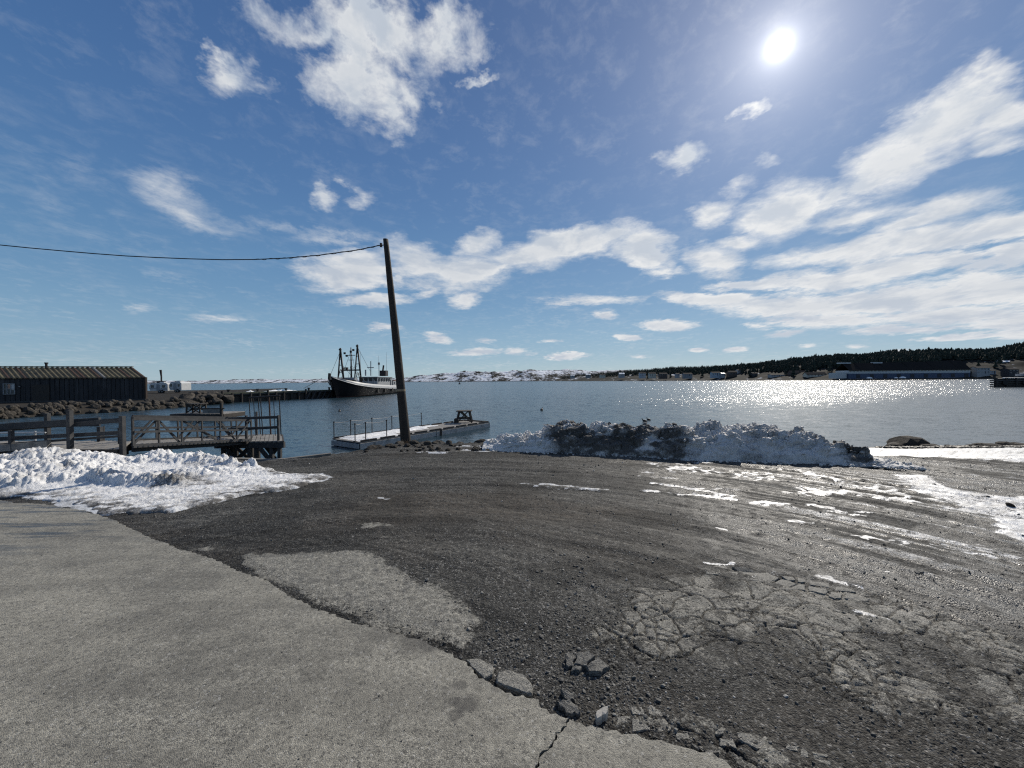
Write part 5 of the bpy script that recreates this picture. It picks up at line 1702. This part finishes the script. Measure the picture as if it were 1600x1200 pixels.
    for sy in (-.30, .30):
        for sx in (-1, 1):
            MB().bar((sx * .46, sy, 0), (sx * .30, sy, .68), .06, .09).build('leg', wood_dark, t)
        MB().bar((-.38, sy, .06), (.22, sy, .66), .04, .07).build('brace', wood_dark, t)
        MB().bar((.38, sy + .03, .06), (-.22, sy + .03, .66), .04, .07).build('brace', wood_dark, t)
        MB().bar((-.40, sy, .26), (.40, sy, .26), .04, .07).build('stretcher', wood_dark, t)
    MB().box((-.48, 0, .12), (.22, .7, .24)).build('foot_box', wood_dark, t)
mid_float()

# ================================================================== POLE AND WIRE
def pole():
    Y = 10.7
    b_ = P3(633.5, 694, Y); t_ = P3(604.5, 374.5, Y)
    root = thing('utility_pole', 'dark weathered wooden pole leaning towards the shed at the water edge', 'pole', tuple(b_))
    n = 26; nk = 18
    vs = []; fs = []
    d = (t_ - b_)
    for i in range(n + 1):
        f = i / n
        c = d * (-.04 + 1.04 * f) + Vector((math.sin(f * 2.4) * .018, 0, 0))
        r = .142 + (.070 - .142) * f
        for k in range(nk):
            a = 2 * PI * k / nk
            rr_ = r * (1 + (float(vn(k * .9 + 3, f * 4, 3)) - .5) * .09)
            vs.append((c.x + math.cos(a) * rr_, c.y + math.sin(a) * rr_, c.z))
    for i in range(n):
        for k in range(nk):
            fs.append((i * nk + k, i * nk + (k + 1) % nk, (i + 1) * nk + (k + 1) % nk, (i + 1) * nk + k))
    fs.append(tuple(n * nk + k for k in range(nk)))
    MB().add(vs, fs).build('shaft', pole_mat, root, True)
    c = d * ((692 - 608) / 318.0)
    MB().tube([(c.x, c.y, c.z - .03), (c.x, c.y, c.z + .03)], .136, 20, False).build('metal_band', plain('old_brass_band', (.30, .24, .15), (.16, .12, .08), 8, .5, .2, .002), root)
    c = d * ((692 - 383) / 318.0)
    hk = MB().tube([(c.x - .06, c.y, c.z), (c.x - .15, c.y, c.z - .01)], .015, 8).build('wire_hook', iron, root)
    MB().tube([(c.x - .13, c.y, c.z - .05), (c.x - .13, c.y, c.z + .05)], .035, 10).build('insulator', iron, root)
    p0 = b_ + c + Vector((-.13, 0, 0))
    pts = [(598, 384), (560, 391.5), (500, 399.5), (450, 403.8), (400, 406), (350, 406.3), (300, 405), (250, 403), (200, 400.5), (150, 396.8), (100, 392.5), (50, 388), (0, 383), (-80, 373), (-160, 360)]
    wp = [tuple(p0)] + [tuple(P3(a, b2, Y + .2 * i / 15)) for i, (a, b2) in enumerate(pts[1:])]
    o = MB().tube(wp, .0135, 8).build('overhead_wire', cable, None, True)
    tag(o, 'black sagging overhead wire running from the top of the leaning pole', 'wire')
    # loose twist of wire near the pole
    tw = []
    for i in range(120):
        f = i / 119
        k = f * 4; j = min(int(k), 3)
        P_ = Vector(wp[j]).lerp(Vector(wp[j + 1]), k - j)
        tw.append(tuple(P_ + Vector((0, math.cos(f * 60) * .016, math.sin(f * 60) * .018 - .004))))
    tw_ = MB().tube(tw, .006, 5).build('binding_wire', cable, o, True)
pole()

# timber edge along the yard
def edge_beam():
    pts = [P3(356, 720.5, 7.98), P3(372, 719.5, 8.0), P3(420, 721.5, 7.99), P3(445, 720, 8.02), P3(516, 711.5, 8.36)]
    root = thing('edge_beam', 'low grey timber beam edging the gravel below the landing stage', 'kerb beam', tuple(pts[0]))
    L0 = pts[0]
    for i in (0, 1, 2, 3):
        a, b_ = pts[i] - L0, pts[i + 1] - L0
        MB().bar(tuple(a + Vector((0, 0, -.02))), tuple(b_ + Vector((0, 0, -.02))), .10, .14).build('beam', plain('edge_timber', (.20, .185, .16), (.09, .085, .078), 8, .8, .5, .006), root)
edge_beam()

# stones, grass and litter round the pole
rs = random.Random(31)
near_rocks = [(657, 691, .20, 'pale flat stone just right of the pole foot'), (688, 693, .22, 'pale stone beside the thin snow patch near the pole'), (680, 696, .16, 'small dark stone in the row between pole and bank'),
              (718, 693, .24, 'brown rounded stone close to the end of the snow bank'), (740, 692, .28, 'dark boulder touching the left end of the snow bank'), (750, 695, .18, 'small dark stone under the end of the snow bank'),
              (700, 699, .12, 'low dark stone in front of the brown rounded stone'), (667, 700, .12, 'low dark stone in front of the pale flat stone'), (622, 699, .14, 'small stone on the waterward side of the pole foot'),
              (645, 699, .13, 'small stone at the foot of the pole'), (608, 701, .12, 'small stone in the dry grass beside the pole'), (580, 706, .14, 'grey stone lying out by the end of the float'), (598, 698, .12, 'grey stone behind the dry grass'), (635, 703, .10, 'little stone in front of the pole')]
for (px, py, s, lb) in near_rocks:
    gx_, gy_ = G(px, py + 3, -.12)
    zz = float(ground_base(np.array([gx_]), np.array([gy_]))[0])
    boulder(gx_, gy_, zz + s * .18, s, lb, 'stones around the foot of the pole', rs, BM, .6, 'stone', 'stone')
for k in range(45):
    px = rs.uniform(560, 765); gx_, gy_ = G(px, rs.uniform(700, 711), -.05)
    zz = float(ground_base(np.array([gx_]), np.array([gy_]))[0])
    boulder(gx_, gy_, zz + .01, rs.uniform(.03, .075), 'small loose stone in the band of rubble near the pole', 'rubble stones near the pole', rs, BM, .7, 'stone', 'stone')

def grass(name, cx, cy, z, rad, n, hgt, label, seed):
    rg = np.random.default_rng(seed)
    vs = []; fs = []
    for i in range(n):
        a = rg.uniform(0, 2 * PI); r = rad * math.sqrt(rg.uniform())
        x, y = cx + r * math.cos(a) * 1.6, cy + r * math.sin(a) * .7
        h = hgt * rg.uniform(.5, 1.1); lean = rg.normal(0, .45, 2) * h
        w_ = .0035
        b0 = len(vs)
        for k in range(3):
            f = k / 2
            px_, py_ = x + lean[0] * f * f, y + lean[1] * f * f
            ww = w_ * (1 - f * .8)
            vs += [(px_ - ww, py_, z + h * f * (1 - .25 * f)), (px_ + ww, py_, z + h * f * (1 - .25 * f))]
        fs += [(b0, b0 + 1, b0 + 3, b0 + 2), (b0 + 2, b0 + 3, b0 + 5, b0 + 4)]
    o = MB().add(vs, fs).build(name, plain('dry_grass', (.26, .19, .11), (.13, .09, .05), 9, .8), None, kind='stuff')
    return o
for i, (px, py, rad, n, h) in enumerate([(600, 699, .28, 420, .16), (636, 696, .14, 120, .30), (622, 698, .18, 140, .14), (646, 697, .10, 60, .25), (560, 704, .2, 90, .08)]):
    gx_, gy_ = G(px, py, -.1)
    zz = float(ground_base(np.array([gx_]), np.array([gy_]))[0])
    grass('dry_grass', gx_, gy_, zz, rad, n, h, '', 40 + i)

# rocks, weed line on the right hand beach
rr2 = random.Random(77)
def beach_rock(px, py, Y, s, lb, flat=.5, sx=1.0, mesh=1):
    x = (px - 800) / F * Y
    z = float(ground_base(np.array([x]), np.array([Y]))[0])
    z = max(z, WZ)
    o = link(bpy.data.objects.new('shore_rock', BMW[mesh % 4]))
    o.location = (x, Y, z + s * flat * .25); o.scale = (s * sx, s * .8, s * flat); o.rotation_euler = (.05, .08, rr2.uniform(0, 3))
    if sx > 1.2: o.rotation_euler = (.03, .10, .1)
    return tag(o, lb, 'rock', 'dark rocks on the snowy beach')
beach_rock(1422, 690, 14.6, .62, 'large brown weed covered rock beyond the end of the snow bank', .62, 1.45, 1)
beach_rock(1397, 690, 14.4, .38, 'dark low rock touching the left side of the large brown rock', .45, 1.1, 2)
beach_rock(1452, 692, 14.2, .34, 'smooth brown rock on the right flank of the large brown rock', .45, 1.3, 3)
for i, (px, Y, s) in enumerate([(1482, 14.5, .16), (1492, 14.3, .12), (1535, 14.2, .28), (1552, 13.9, .30), (1572, 14.0, .36), (1590, 14.4, .33), (1520, 14.0, .2), (1602, 13.8, .3), (1560, 13.5, .18), (1541, 13.4, .2)]):
    beach_rock(px, 700, Y, s, ['tiny dark rock at the start of the weed line', 'tiny dark rock just behind the first of the weed line', 'dark rock in the middle of the weed line', 'dark rock leaning on its neighbour in the weed line', 'broad black rock in the weed line', 'black rock at the frame edge of the weed line', 'flat dark rock before the weed line middle', 'last dark rock of the weed line', 'small rock in front of the broad black rock', 'small rock in front of the middle of the weed line'][i], .45, 1.3, i)
n_ = 1500
rg = np.random.default_rng(3)
xw = rg.uniform(13.6, 20, n_); yw = 13.9 - .05 * (xw - 14) + rg.normal(0, .28, n_)
zw = np.maximum(ground_base(xw, yw), WZ) + .03
scatter('seaweed', xw, yw, zw, rg.uniform(.02, .085, n_), plain('seaweed', (.035, .03, .02), (.012, .011, .009), 8, .6), 14, flat=.5)
xd, yd = G(1580, 792)
boulder(xd, yd, .02, .05, 'fist sized black stone alone on the grey snow sheet', None, rr2, BM, .6, 'stone', 'stone')
# dark gravel strip between the two snow areas
# birds / buoys on the water
def duck(px, py, label, s=1.0, turn=0):
    x, y = G(px, py, WZ)
    root = thing('sea_duck', label, 'duck', (x, y, WZ), turn, 'ducks on the water')
    b_ = MB(); L = .30 * s
    prof = [(-.5, .02, .05), (-.38, .09, .08), (-.1, .15, .10), (.2, .14, .11), (.42, .08, .12), (.5, .03, .13)]
    vs = []; n = 10
    for (u, r, z) in prof:
        for k in range(n):
            a = 2 * PI * k / n
            vs.append((u * L * 1.6, r * math.cos(a) * s * 1.1, z * s * .7 + r * math.sin(a) * s * .9))
    fs = [(i * n + k, i * n + (k + 1) % n, (i + 1) * n + (k + 1) % n, (i + 1) * n + k) for i in range(len(prof) - 1) for k in range(n)] + [tuple(range(n)), tuple((len(prof) - 1) * n + k for k in range(n - 1, -1, -1))]
    # neck and head as one run
    b_.add(vs, fs)
    b_.tube([(.18 * s, 0, .12 * s), (.22 * s, 0, .22 * s), (.235 * s, 0, .28 * s), (.27 * s, 0, .285 * s), (.30 * s, 0, .275 * s)], [.055 * s, .04 * s, .055 * s, .05 * s, .03 * s], 8)
    b_.build('body', plain('dark_plumage', (.03, .028, .025), (.012, .012, .012), 12, .6), root, True)
    MB().tube([(.30 * s, 0, .272 * s), (.37 * s, 0, .262 * s)], [.022 * s, .012 * s], 6).build('bill', iron, root)
duck(1007, 658.5, 'larger dark duck of the pair swimming close together beyond the snow bank', .6, 2.8)
duck(1013.5, 656.5, 'smaller dark duck of the pair swimming close together beyond the snow bank', .55, 2.6)
duck(846, 641, 'single dark duck alone on the water in the middle', .8, 1.2)
duck(530, 643, 'single dark duck on the water below the trawler hull', .75, 2.0)

# ================================================================== FAR SHORES
def shore_strip(name, prof, mat, depth, seed, zmin=WZ - .8, rough=.25, nx=700, ny=60, tree_h=0.0):
    """prof: px, Y of waterline, py of skyline"""
    px = np.linspace(prof[0][0], prof[-1][0], nx)
    D = np.interp(px, [p[0] for p in prof], [p[1] for p in prof]); top = np.interp(px, [p[0] for p in prof], [p[2] for p in prof])
    t = np.linspace(0, 1, ny)
    PXg, T = np.meshgrid(px, t, indexing='ij')
    Dg = D[:, None] + T * depth(D)[:, None]
    hor = 594.5 - (px - 800) * ROLL
    dep = depth(D)
    Hr = (EYE + (hor - top) * (D + dep * .75) / F)
    prof_t = np.where(T < .75, np.sin(np.clip(T / .75, 0, 1) * PI / 2) ** 1.15, np.cos((T - .75) / .25 * PI / 2 * .8))
    X = (PXg - 800) / F * Dg
    n = fbm(X / 60.0, Dg / 60.0, 6, seed, .55)
    Hg = Hr[:, None] - tree_h
    Z = WZ - .3 + (Hg - WZ) * prof_t * (1 + (n - .5) * rough * 2 * np.sin(np.clip(T, 0, 1) * PI) ** .5) + (fbm(X / 14, Dg / 14, 4, seed + 3) - .5) * .10 * (Hg - WZ) * sst(T, 0, .1)
    Z = np.where(T == 0, zmin, Z)
    V = np.stack([X, Dg, Z], -1).reshape(-1, 3)
    o = numpy_mesh(name, V, grid_faces(nx, ny), mat, True, kind='structure')
    return X, Dg, Z, PXg, T

FAR = [(180, 2600, 594.5), (286, 2500, 595.6), (310, 2500, 595.0), (350, 2450, 593.6), (400, 2400, 592.9), (450, 2300, 592.6), (480, 2200, 592.8), (520, 2100, 592.4), (560, 1900, 592.6), (600, 1700, 591.6), (630, 1600, 590.4),
       (660, 1500, 586.6), (690, 1450, 584.6), (715, 1400, 581.6), (740, 1350, 580.8), (770, 1300, 581.4), (800, 1300, 580.2), (830, 1250, 578.8), (860, 1250, 577.8), (900, 1250, 578.2), (940, 1250, 578.8), (1000, 1250, 578.6), (1060, 1300, 578.5), (1120, 1300, 579)]
shore_strip('hills', FAR, far_hill_mat, lambda D: D * .22, 200, rough=.28, nx=900)
NEARS = [(868, 1000, 589), (885, 940, 585), (905, 880, 582.0), (940, 800, 580.5), (970, 740, 577.5), (1000, 700, 576.0), (1050, 640, 573.0), (1100, 590, 571.0), (1150, 540, 568.0), (1200, 490, 563.5), (1250, 460, 558.5), (1300, 440, 555.0), (1350, 420, 552), (1400, 405, 549), (1450, 395, 547),
         (1500, 390, 545.5), (1540, 385, 544.0), (1580, 380, 539.5), (1620, 375, 535), (1700, 370, 530), (1850, 380, 528), (2100, 400, 540)]
TREE_H = 9.0
Xn, Yn, Zn, PXn, Tn = shore_strip('hillside', NEARS, near_hill_mat, lambda D: D * .45, 210, rough=.15, tree_h=TREE_H * .85, nx=700, ny=70)

def terr(px, t):
    i = int(np.clip((px - NEARS[0][0]) / (NEARS[-1][0] - NEARS[0][0]) * (Xn.shape[0] - 1), 0, Xn.shape[0] - 1)); j = int(np.clip(t * (Xn.shape[1] - 1), 0, Xn.shape[1] - 1))
    return Xn[i, j], Yn[i, j], Zn[i, j]

conifer = plain('conifer_needles', (.030, .042, .026), (.010, .014, .010), .5, .9, .5, .1)
bark = plain('bark', (.06, .05, .042), (.03, .026, .022), 2, .9)
def conifers(pts, hs, seed):
    rg = np.random.default_rng(seed)
    tiers = 4; sides = 6
    vs = []; fs = []
    for k in range(tiers):
        z0 = .12 + k * .21; z1 = min(z0 + .36, 1.0); r = .26 * (1 - k * .20)
        b0 = len(vs)
        for s in range(sides):
            a = 2 * PI * s / sides + k
            vs.append((r * math.cos(a), r * math.sin(a), z0))
        vs.append((0, 0, z1))
        for s in range(sides): fs.append((b0 + s, b0 + (s + 1) % sides, b0 + sides))
    v = np.array(vs); f = np.array(fs)
    n = len(pts)
    jit = rg.uniform(.65, 1.4, (n, len(v), 1)) * np.array([1, 1, 0]) + rg.uniform(.92, 1.06, (n, len(v), 1)) * np.array([0, 0, 1])
    vv = v[None] * jit
    a = rg.uniform(0, 6.28, n); c, s = np.cos(a), np.sin(a)
    x = vv[..., 0] * c[:, None] - vv[..., 1] * s[:, None]; y = vv[..., 0] * s[:, None] + vv[..., 1] * c[:, None]
    wid = rg.uniform(.8, 1.4, n)
    V = np.stack([x * wid[:, None], y * wid[:, None], vv[..., 2]], -1) * hs[:, None, None] + pts[:, None, :]
    return V.reshape(-1, 3), (f[None] + (np.arange(n) * len(v))[:, None, None]).reshape(-1, 3)
rg = np.random.default_rng(17)
n_ = 15000
pxr = rg.uniform(880, 1760, n_); tr = rg.uniform(.17, .93, n_) ** .9
dn = fbm(pxr / 26, tr * 5, 4, 220)
lim = np.interp(pxr, [880, 1000, 1150, 1300, 1420, 1560, 1700], [.26, .28, .27, .27, .30, .36, .3])
kp = (tr > lim + (dn - .5) * .18) & (dn + .25 * sst(tr, .3, .6) > np.interp(pxr, [880, 1000, 1200, 1700], [.40, .38, .34, .3]))
pxr, tr = pxr[kp], tr[kp]
pp = np.array([terr(a, b_) for a, b_ in zip(pxr, tr)])
hs = TREE_H * rg.uniform(.45, 1.08, len(pp)) * np.where(rg.uniform(0, 1, len(pp)) > .985, 1.3, 1) * np.interp(pxr, [880, 1000, 1300], [.7, .8, 1])
pp[:, 2] -= .4
V, Fq = conifers(pp, hs, 18)
numpy_mesh('forest', V, Fq, conifer, False, kind='stuff')
# scrub patches on the far snowy hills are part of their surface; a few single trees by the houses
singles = [(1013, .12, 'dark spruce standing alone left of the pale blue house'), (1048, .16, 'pointed spruce between two grey cottages'), (1098, .17, 'tall spruce behind the white cottage on the far shore'), (1132, .15, 'dark spruce above the bright snow field'),
           (1172, .14, 'spruce beside the long cottage across the water'), (1228, .18, 'tall dark spruce left of the brown shed roof'), (1262, .2, 'spruce rising behind the brown shed'), (1298, .2, 'dark spruce at the left end of the fish plant'),
           (1530, .22, 'spruce behind the two storey white house'), (1556, .20, 'broad dark spruce between house and snow mounds'), (1563, .24, 'tallest spruce by the pale long house'), (1240, .14, 'small spruce on the shore near the low white building')]
for i, (px, t_, lb) in enumerate(singles):
    x, y, z = terr(px, t_)
    h = 7.5 + (i % 4) * 1.2
    root = thing('spruce_tree', lb, 'tree', (x, y, z - .3), group='single trees among the far houses')
    MB().tube([(0, 0, 0), (0, 0, h * .9)], [.22, .05], 7).build('trunk', bark, root)
    vv, ff = conifers(np.array([[0, 0, 0.0]]), np.array([h]), 50 + i)
    vv2, ff2 = conifers(np.array([[0, 0, .5]]), np.array([h * .93]), 90 + i)
    numpy_mesh('crown', np.concatenate([vv, vv2]), np.concatenate([ff, ff2 + len(vv)]), conifer, False, parent=root)

wallc = {'white': plain('far_white_wall', (.36, .37, .38), (.26, .27, .28), 1, .6), 'blue': plain('pale_blue_wall', (.36, .42, .48), (.28, .33, .38), 1, .6), 'grey': grey_paint, 'brown': plain('brown_wall', (.10, .075, .06), (.06, .045, .04), 1, .7),
         'dark': plain('dark_wall', (.05, .05, .055), (.03, .03, .034), 1, .7), 'cream': plain('cream_wall', (.55, .52, .44), (.42, .40, .34), 1, .6), 'green': plain('green_wall', (.12, .16, .14), (.08, .10, .09), 1, .6)}
def house(px0, px1, pyb, pye, pyr, Y, wall, roof, label, storeys=1, nwin=3, depth=7.0, group='houses along the far shore', name='house', cat='house', chimney=True):
    x0 = (px0 - 800) / F * Y; x1 = (px1 - 800) / F * Y; pc = (px0 + px1) / 2
    zb = EYE - (pyb - yh(pc)) * Y / F; ze = EYE - (pye - yh(pc)) * Y / F; zr = EYE - (pyr - yh(pc)) * Y / F
    W = x1 - x0; H = ze - zb
    root = thing(name, label, cat, ((x0 + x1) / 2, Y, zb), group=group)
    w_ = MB().box((0, depth / 2, H / 2 - 2), (W, depth, H + 4))
    w_.add([(-W / 2, 0, H), (-W / 2, depth, H), (-W / 2, depth / 2, zr - zb - .1)], [(0, 1, 2)])
    w_.add([(W / 2, 0, H), (W / 2, depth, H), (W / 2, depth / 2, zr - zb - .1)], [(0, 2, 1)])
    w_.build('wall', wallc[wall], root)
    rz = zr - zb; ov = .4
    for sg in (0, 1):
        y0 = -ov if sg == 0 else depth + ov; ym = depth / 2
        v = [(-W / 2 - ov, y0, H - .1), (W / 2 + ov, y0, H - .1), (W / 2 + ov, ym, rz), (-W / 2 - ov, ym, rz)]
        rf = MB().add(v + [(a, b_, c + .18) for a, b_, c in v], [(0, 1, 2, 3), (7, 6, 5, 4), (0, 4, 5, 1), (1, 5, 6, 2), (2, 6, 7, 3), (3, 7, 4, 0)]).build('roof', roof, root)
    if chimney:
        MB().box((W * .2, depth / 2, rz + .4), (.6, .6, 1.4)).build('chimney', wallc['brown'], root)
    for s in range(storeys):
        zc = H / storeys * (s + .55)
        for i in range(nwin):
            if s == 0 and i == nwin // 2 and nwin > 1:
                MB().box((W * ((i + .5) / nwin - .5), -.03, H / storeys * .42), (1.0, .08, H / storeys * .8)).build('door', wallc['dark'], root)
                continue
            x = W * ((i + .5) / nwin - .5)
            f = MB().box((x, -.03, zc), (min(1.3, W / nwin * .6), .06, H / storeys * .42)).build('window', white_paint, root)
            MB().box((x, -.08, zc), (min(1.1, W / nwin * .5), .06, H / storeys * .34)).build('pane', glass, f)
snow_roof = snow
HS = [(892, 898, 588.8, 586.8, 585.4, 900, 'white', snow_roof, 'tiny snow roofed cottage farthest along the shore near the dark point'),
      (916, 923, 588.2, 585.6, 584.0, 850, 'grey', snow_roof, 'tiny grey cottage with snowy roof second from the far end'),
      (938, 946, 588.0, 585.6, 584.2, 800, 'cream', shingle, 'tiny cream cottage below a snowy slope'),
      (968, 976, 587.2, 584.4, 582.4, 760, 'white', snow_roof, 'white cottage with snow roof left of the pale blue house'),
      (1000, 1009, 587.8, 583.2, 581.4, 710, 'blue', shingle, 'pale blue two storey house on the far shore'),
      (1015, 1025, 587.8, 583.6, 581.8, 690, 'cream', shingle, 'cream house right beside the pale blue one'),
      (1031, 1043, 588.4, 584.2, 582.4, 660, 'brown', shingle, 'brown grey cottage with dark roof facing the water'),
      (1057, 1062, 587.0, 584.5, 583.2, 640, 'white', shingle, 'small hut in the middle of the bright snow field'),
      (1069, 1082, 587.8, 584.4, 582.6, 630, 'grey', shingle, 'grey cottage with dark roof between two snow fields'),
      (1113, 1126, 586.8, 582.6, 580.8, 590, 'blue', shingle, 'pale blue house at the right end of the big snow field'),
      (1128, 1133, 586.6, 583.8, 582.4, 585, 'white', snow_roof, 'little white shed with snow roof next to the pale blue house'),
      (1139, 1152, 585.8, 581.6, 579.4, 580, 'brown', shingle, 'brown cottage with steep dark roof'),
      (1153, 1158, 584.6, 578.8, 576.8, 600, 'white', shingle, 'narrow white gable house uphill from the brown cottage'),
      (1176, 1184, 587.0, 583.4, 581.6, 545, 'dark', shingle, 'dark small cottage left of the low white building'),
      (1205, 1227, 588.8, 585.4, 584.6, 505, 'white', shingle, 'long low white building with flat dark roof at the water'),
      (1236, 1260, 587.0, 582.6, 579.0, 500, 'brown', shingle, 'brown shed with broad dark roof near the plant'),
      (1261, 1292, 587.6, 585.2, 581.6, 470, 'cream', shingle, 'long open fronted shed with dark roof left of the fish plant'),
      (1527, 1547, 583.6, 575.0, 572.6, 395, 'white', shingle, 'white two storey house just right of the fish plant'),
      (1549, 1556, 584.0, 579.4, 577.4, 400, 'blue', shingle, 'pale little annex right of the two storey white house'),
      (1500, 1518, 584.6, 581.2, 578.6, 400, 'dark', shingle, 'dark low shed at the right end of the fish plant'),
      (1568, 1625, 572.2, 565.2, 563.2, 430, 'blue', snow_roof, 'long pale blue building with snowy roof high on the slope'),
      (1577, 1592, 584.4, 577.2, 574.6, 385, 'dark', shingle, 'dark boat shed in front of the long pale blue building')]
for h in HS:
    px0, px1 = h[0], h[1]
    house(*h, storeys=2 if (h[2] - h[3]) / F * h[5] > 4.2 else 1, nwin=max(2, min(6, int((px1 - px0) / F * h[5] / 3))), chimney=(px0 % 2 == 0))

def plant():
    Y = 398.0
    def X(px): return (px - 800) / F * Y
    def Z(py, px=1410): return EYE - (py - yh(px)) * Y / F
    x0, x1 = X(1326), X(1516)
    zb, zm, ze, zr = Z(590.5), Z(583.2), Z(578.2), Z(567.5)
    root = thing('fish_plant', 'very long fish plant with dark roof and a white over blue wall', 'warehouse', ((x0 + x1) / 2, Y, zb))
    L0 = Vector(root.location)
    W = x1 - x0; D = 16.0
    MB().box((0, D / 2, (zm - zb) / 2 - 1), (W, D, zm - zb + 2)).build('lower_wall', blue_paint, root)
    MB().box((0, D / 2, (zm + ze) / 2 - zb), (W + .1, D + .1, ze - zm)).build('upper_wall', white_paint, root)
    rm = plain('plant_roof', (.032, .029, .027), (.022, .02, .019), .1, .95, spec=.02)
    seg_ = 10
    for i in range(seg_):
        a = -W / 2 + W * i / seg_; b_ = a + W / seg_
        lift = .3 * (i % 2) + i * .22
        v = [(a, -1.2, ze - zb - .2), (b_ - .1, -1.2, ze - zb - .2), (b_ - .1, D * .5, zr - zb + lift), (a, D * .5, zr - zb + lift)]
        w2 = [(a, D + 1, ze - zb - .2), (b_ - .1, D + 1, ze - zb - .2), (b_ - .1, D * .5, zr - zb + lift), (a, D * .5, zr - zb + lift)]
        m_ = MB().add(v + [(p, q, r + .35) for p, q, r in v], [(0, 1, 2, 3), (7, 6, 5, 4), (0, 4, 5, 1), (1, 5, 6, 2), (3, 7, 4, 0)])
        m_.add(w2 + [(p, q, r + .35) for p, q, r in w2], [(3, 2, 1, 0), (4, 5, 6, 7), (1, 5, 4, 0)])
        m_.build('roof', rm, root)
    for i in range(34):
        x = -W / 2 + W * (i + .5) / 34
        MB().box((x, -.1, ze - zb - .7), (1.6, .12, .9)).build('window', glass, root)
    for i in range(9):
        x = -W / 2 + W * (i + .5) / 9 + 3
        MB().box((x, -.08, (zm - zb) * .45), (4, .16, (zm - zb) * .8)).build('door', wallc['dark'], root)
    g = MB().box((-W / 2 - 6, D * .4, (Z(581.5) - zb) / 2), (11, D * .6, Z(581.5) - zb)).build('annex', white_paint, root)
    for (px, w_) in ((1330, 12), (1382, 9)):
        MB().box((X(px) - L0.x, D * .55, zr - zb + .9), (w_, 4, 1.2)).build('roof_house', white_paint, root)
    # quay in front
    q = MB().box(((X(1300) + X(1530)) / 2, Y - 7, (zb + WZ) / 2 - .6), (X(1530) - X(1300), 13, zb - WZ + .4)).build('quay', wood_dark, None)
    tag(q, 'long black quay wall under the fish plant', 'quay')
    # pale tanks lined up on the quay
    for i, (px, s, lb) in enumerate(((1350, 1.9, 'white rounded snow mound on the quay left part of the fish plant'), (1391, 1.3, 'small white snow mound in the middle of the quay'), (1401, 2.1, 'largest white snow mound on the fish plant quay'))):
        x = X(px)
        vs = []; fs = []
        n = 14
        for r_i in range(5):
            ph = r_i / 4 * PI / 2
            for k in range(n):
                a = 2 * PI * k / n
                vs.append((math.cos(a) * math.cos(ph) * s * 1.5, math.sin(a) * math.cos(ph) * s, math.sin(ph) * s * .8))
        for r_i in range(4):
            for k in range(n):
                fs.append((r_i * n + k, r_i * n + (k + 1) % n, (r_i + 1) * n + (k + 1) % n, (r_i + 1) * n + k))
        o = MB().add(vs, fs).build('snow_mound', snow, None, True)
        o.location = (x, Y - 6, zb - .2)
        tag(o, lb, 'snow mound', 'snow mounds on the quay')
plant()
# bright snow fields on the far shore and a shoreline of dark rock
def snowfield(pts, Y0, Y1, z0, z1, nm='snow_field'):
    pass

# right hand wharf end
def right_wharf():
    Y = 97.0
    x0 = (1553 - 800) / F * Y; x1 = x0 + 45
    zt = EYE - (592.5 - yh(1580)) * Y / F
    root = thing('timber_wharf', 'black timber crib wharf end with hanging tyres at the right side of the bay', 'wharf', (x0, Y, WZ))
    H = zt - WZ
    MB().prism([(0, 0), (45, 0), (45, 12), (16, 12)], -1.0, H).build('crib', wood_dark, root)
    MB().prism([(-.2, -.2), (45.2, -.2), (45.2, 12.2), (16, 12.2)], H + .005, H + .2).build('deck', wood_dark, root)
    for k in range(4):
        MB().box((21.8, -.1, .25 + k * H / 4.2), (45.6, .3, .28)).build('beam', wood_grey if k == 3 else wood_dark, root)
    for k in range(18):
        MB().tube([(.3 + k * 2.5, -.3, -1), (.3 + k * 2.5, -.3, H + .35)], .2, 8).build('pile', wood_dark, root)
    for k in range(4):
        MB().tube([(2.2 + k * 5, -.55, H * .55), (2.2 + k * 5, -.35, H * .55)], .55, 14).build('tyre_fender', rubber, root)
    MB().prism([(3, .7), (44, .7), (44, 9), (14, 9)], H + .205, H + .4).build('snow_cover', snow, root)
    MB().box((24, .3, H + .62), (40, .3, .3)).build('kerb_beam', wood_dark, root)
    for k in range(3):
        MB().box((9 + k * 6, 1.2, H + .9), (2.2, 1.5, .9)).build('crate', wood_dark if k % 2 else grey_paint, root)
    MB().tube([(.6, .4, H), (.6, .4, H + .9)], .25, 8).build('mooring_post', wood_dark, root)
right_wharf()
# small marker far out
x, y = G(718, 599.0, WZ)
t = thing('marker_buoy', 'tiny dark buoy on the water under the far snowy hills', 'buoy', (x, 330, WZ))
t.location.x = (718 - 800) / F * 330
MB().tube([(0, 0, -.3), (0, 0, .8)], [1.0, .8], 10).build('float', iron, t)
MB().tube([(0, 0, .8), (0, 0, 2.6)], [.3, .12], 8).build('topmark', iron, t)
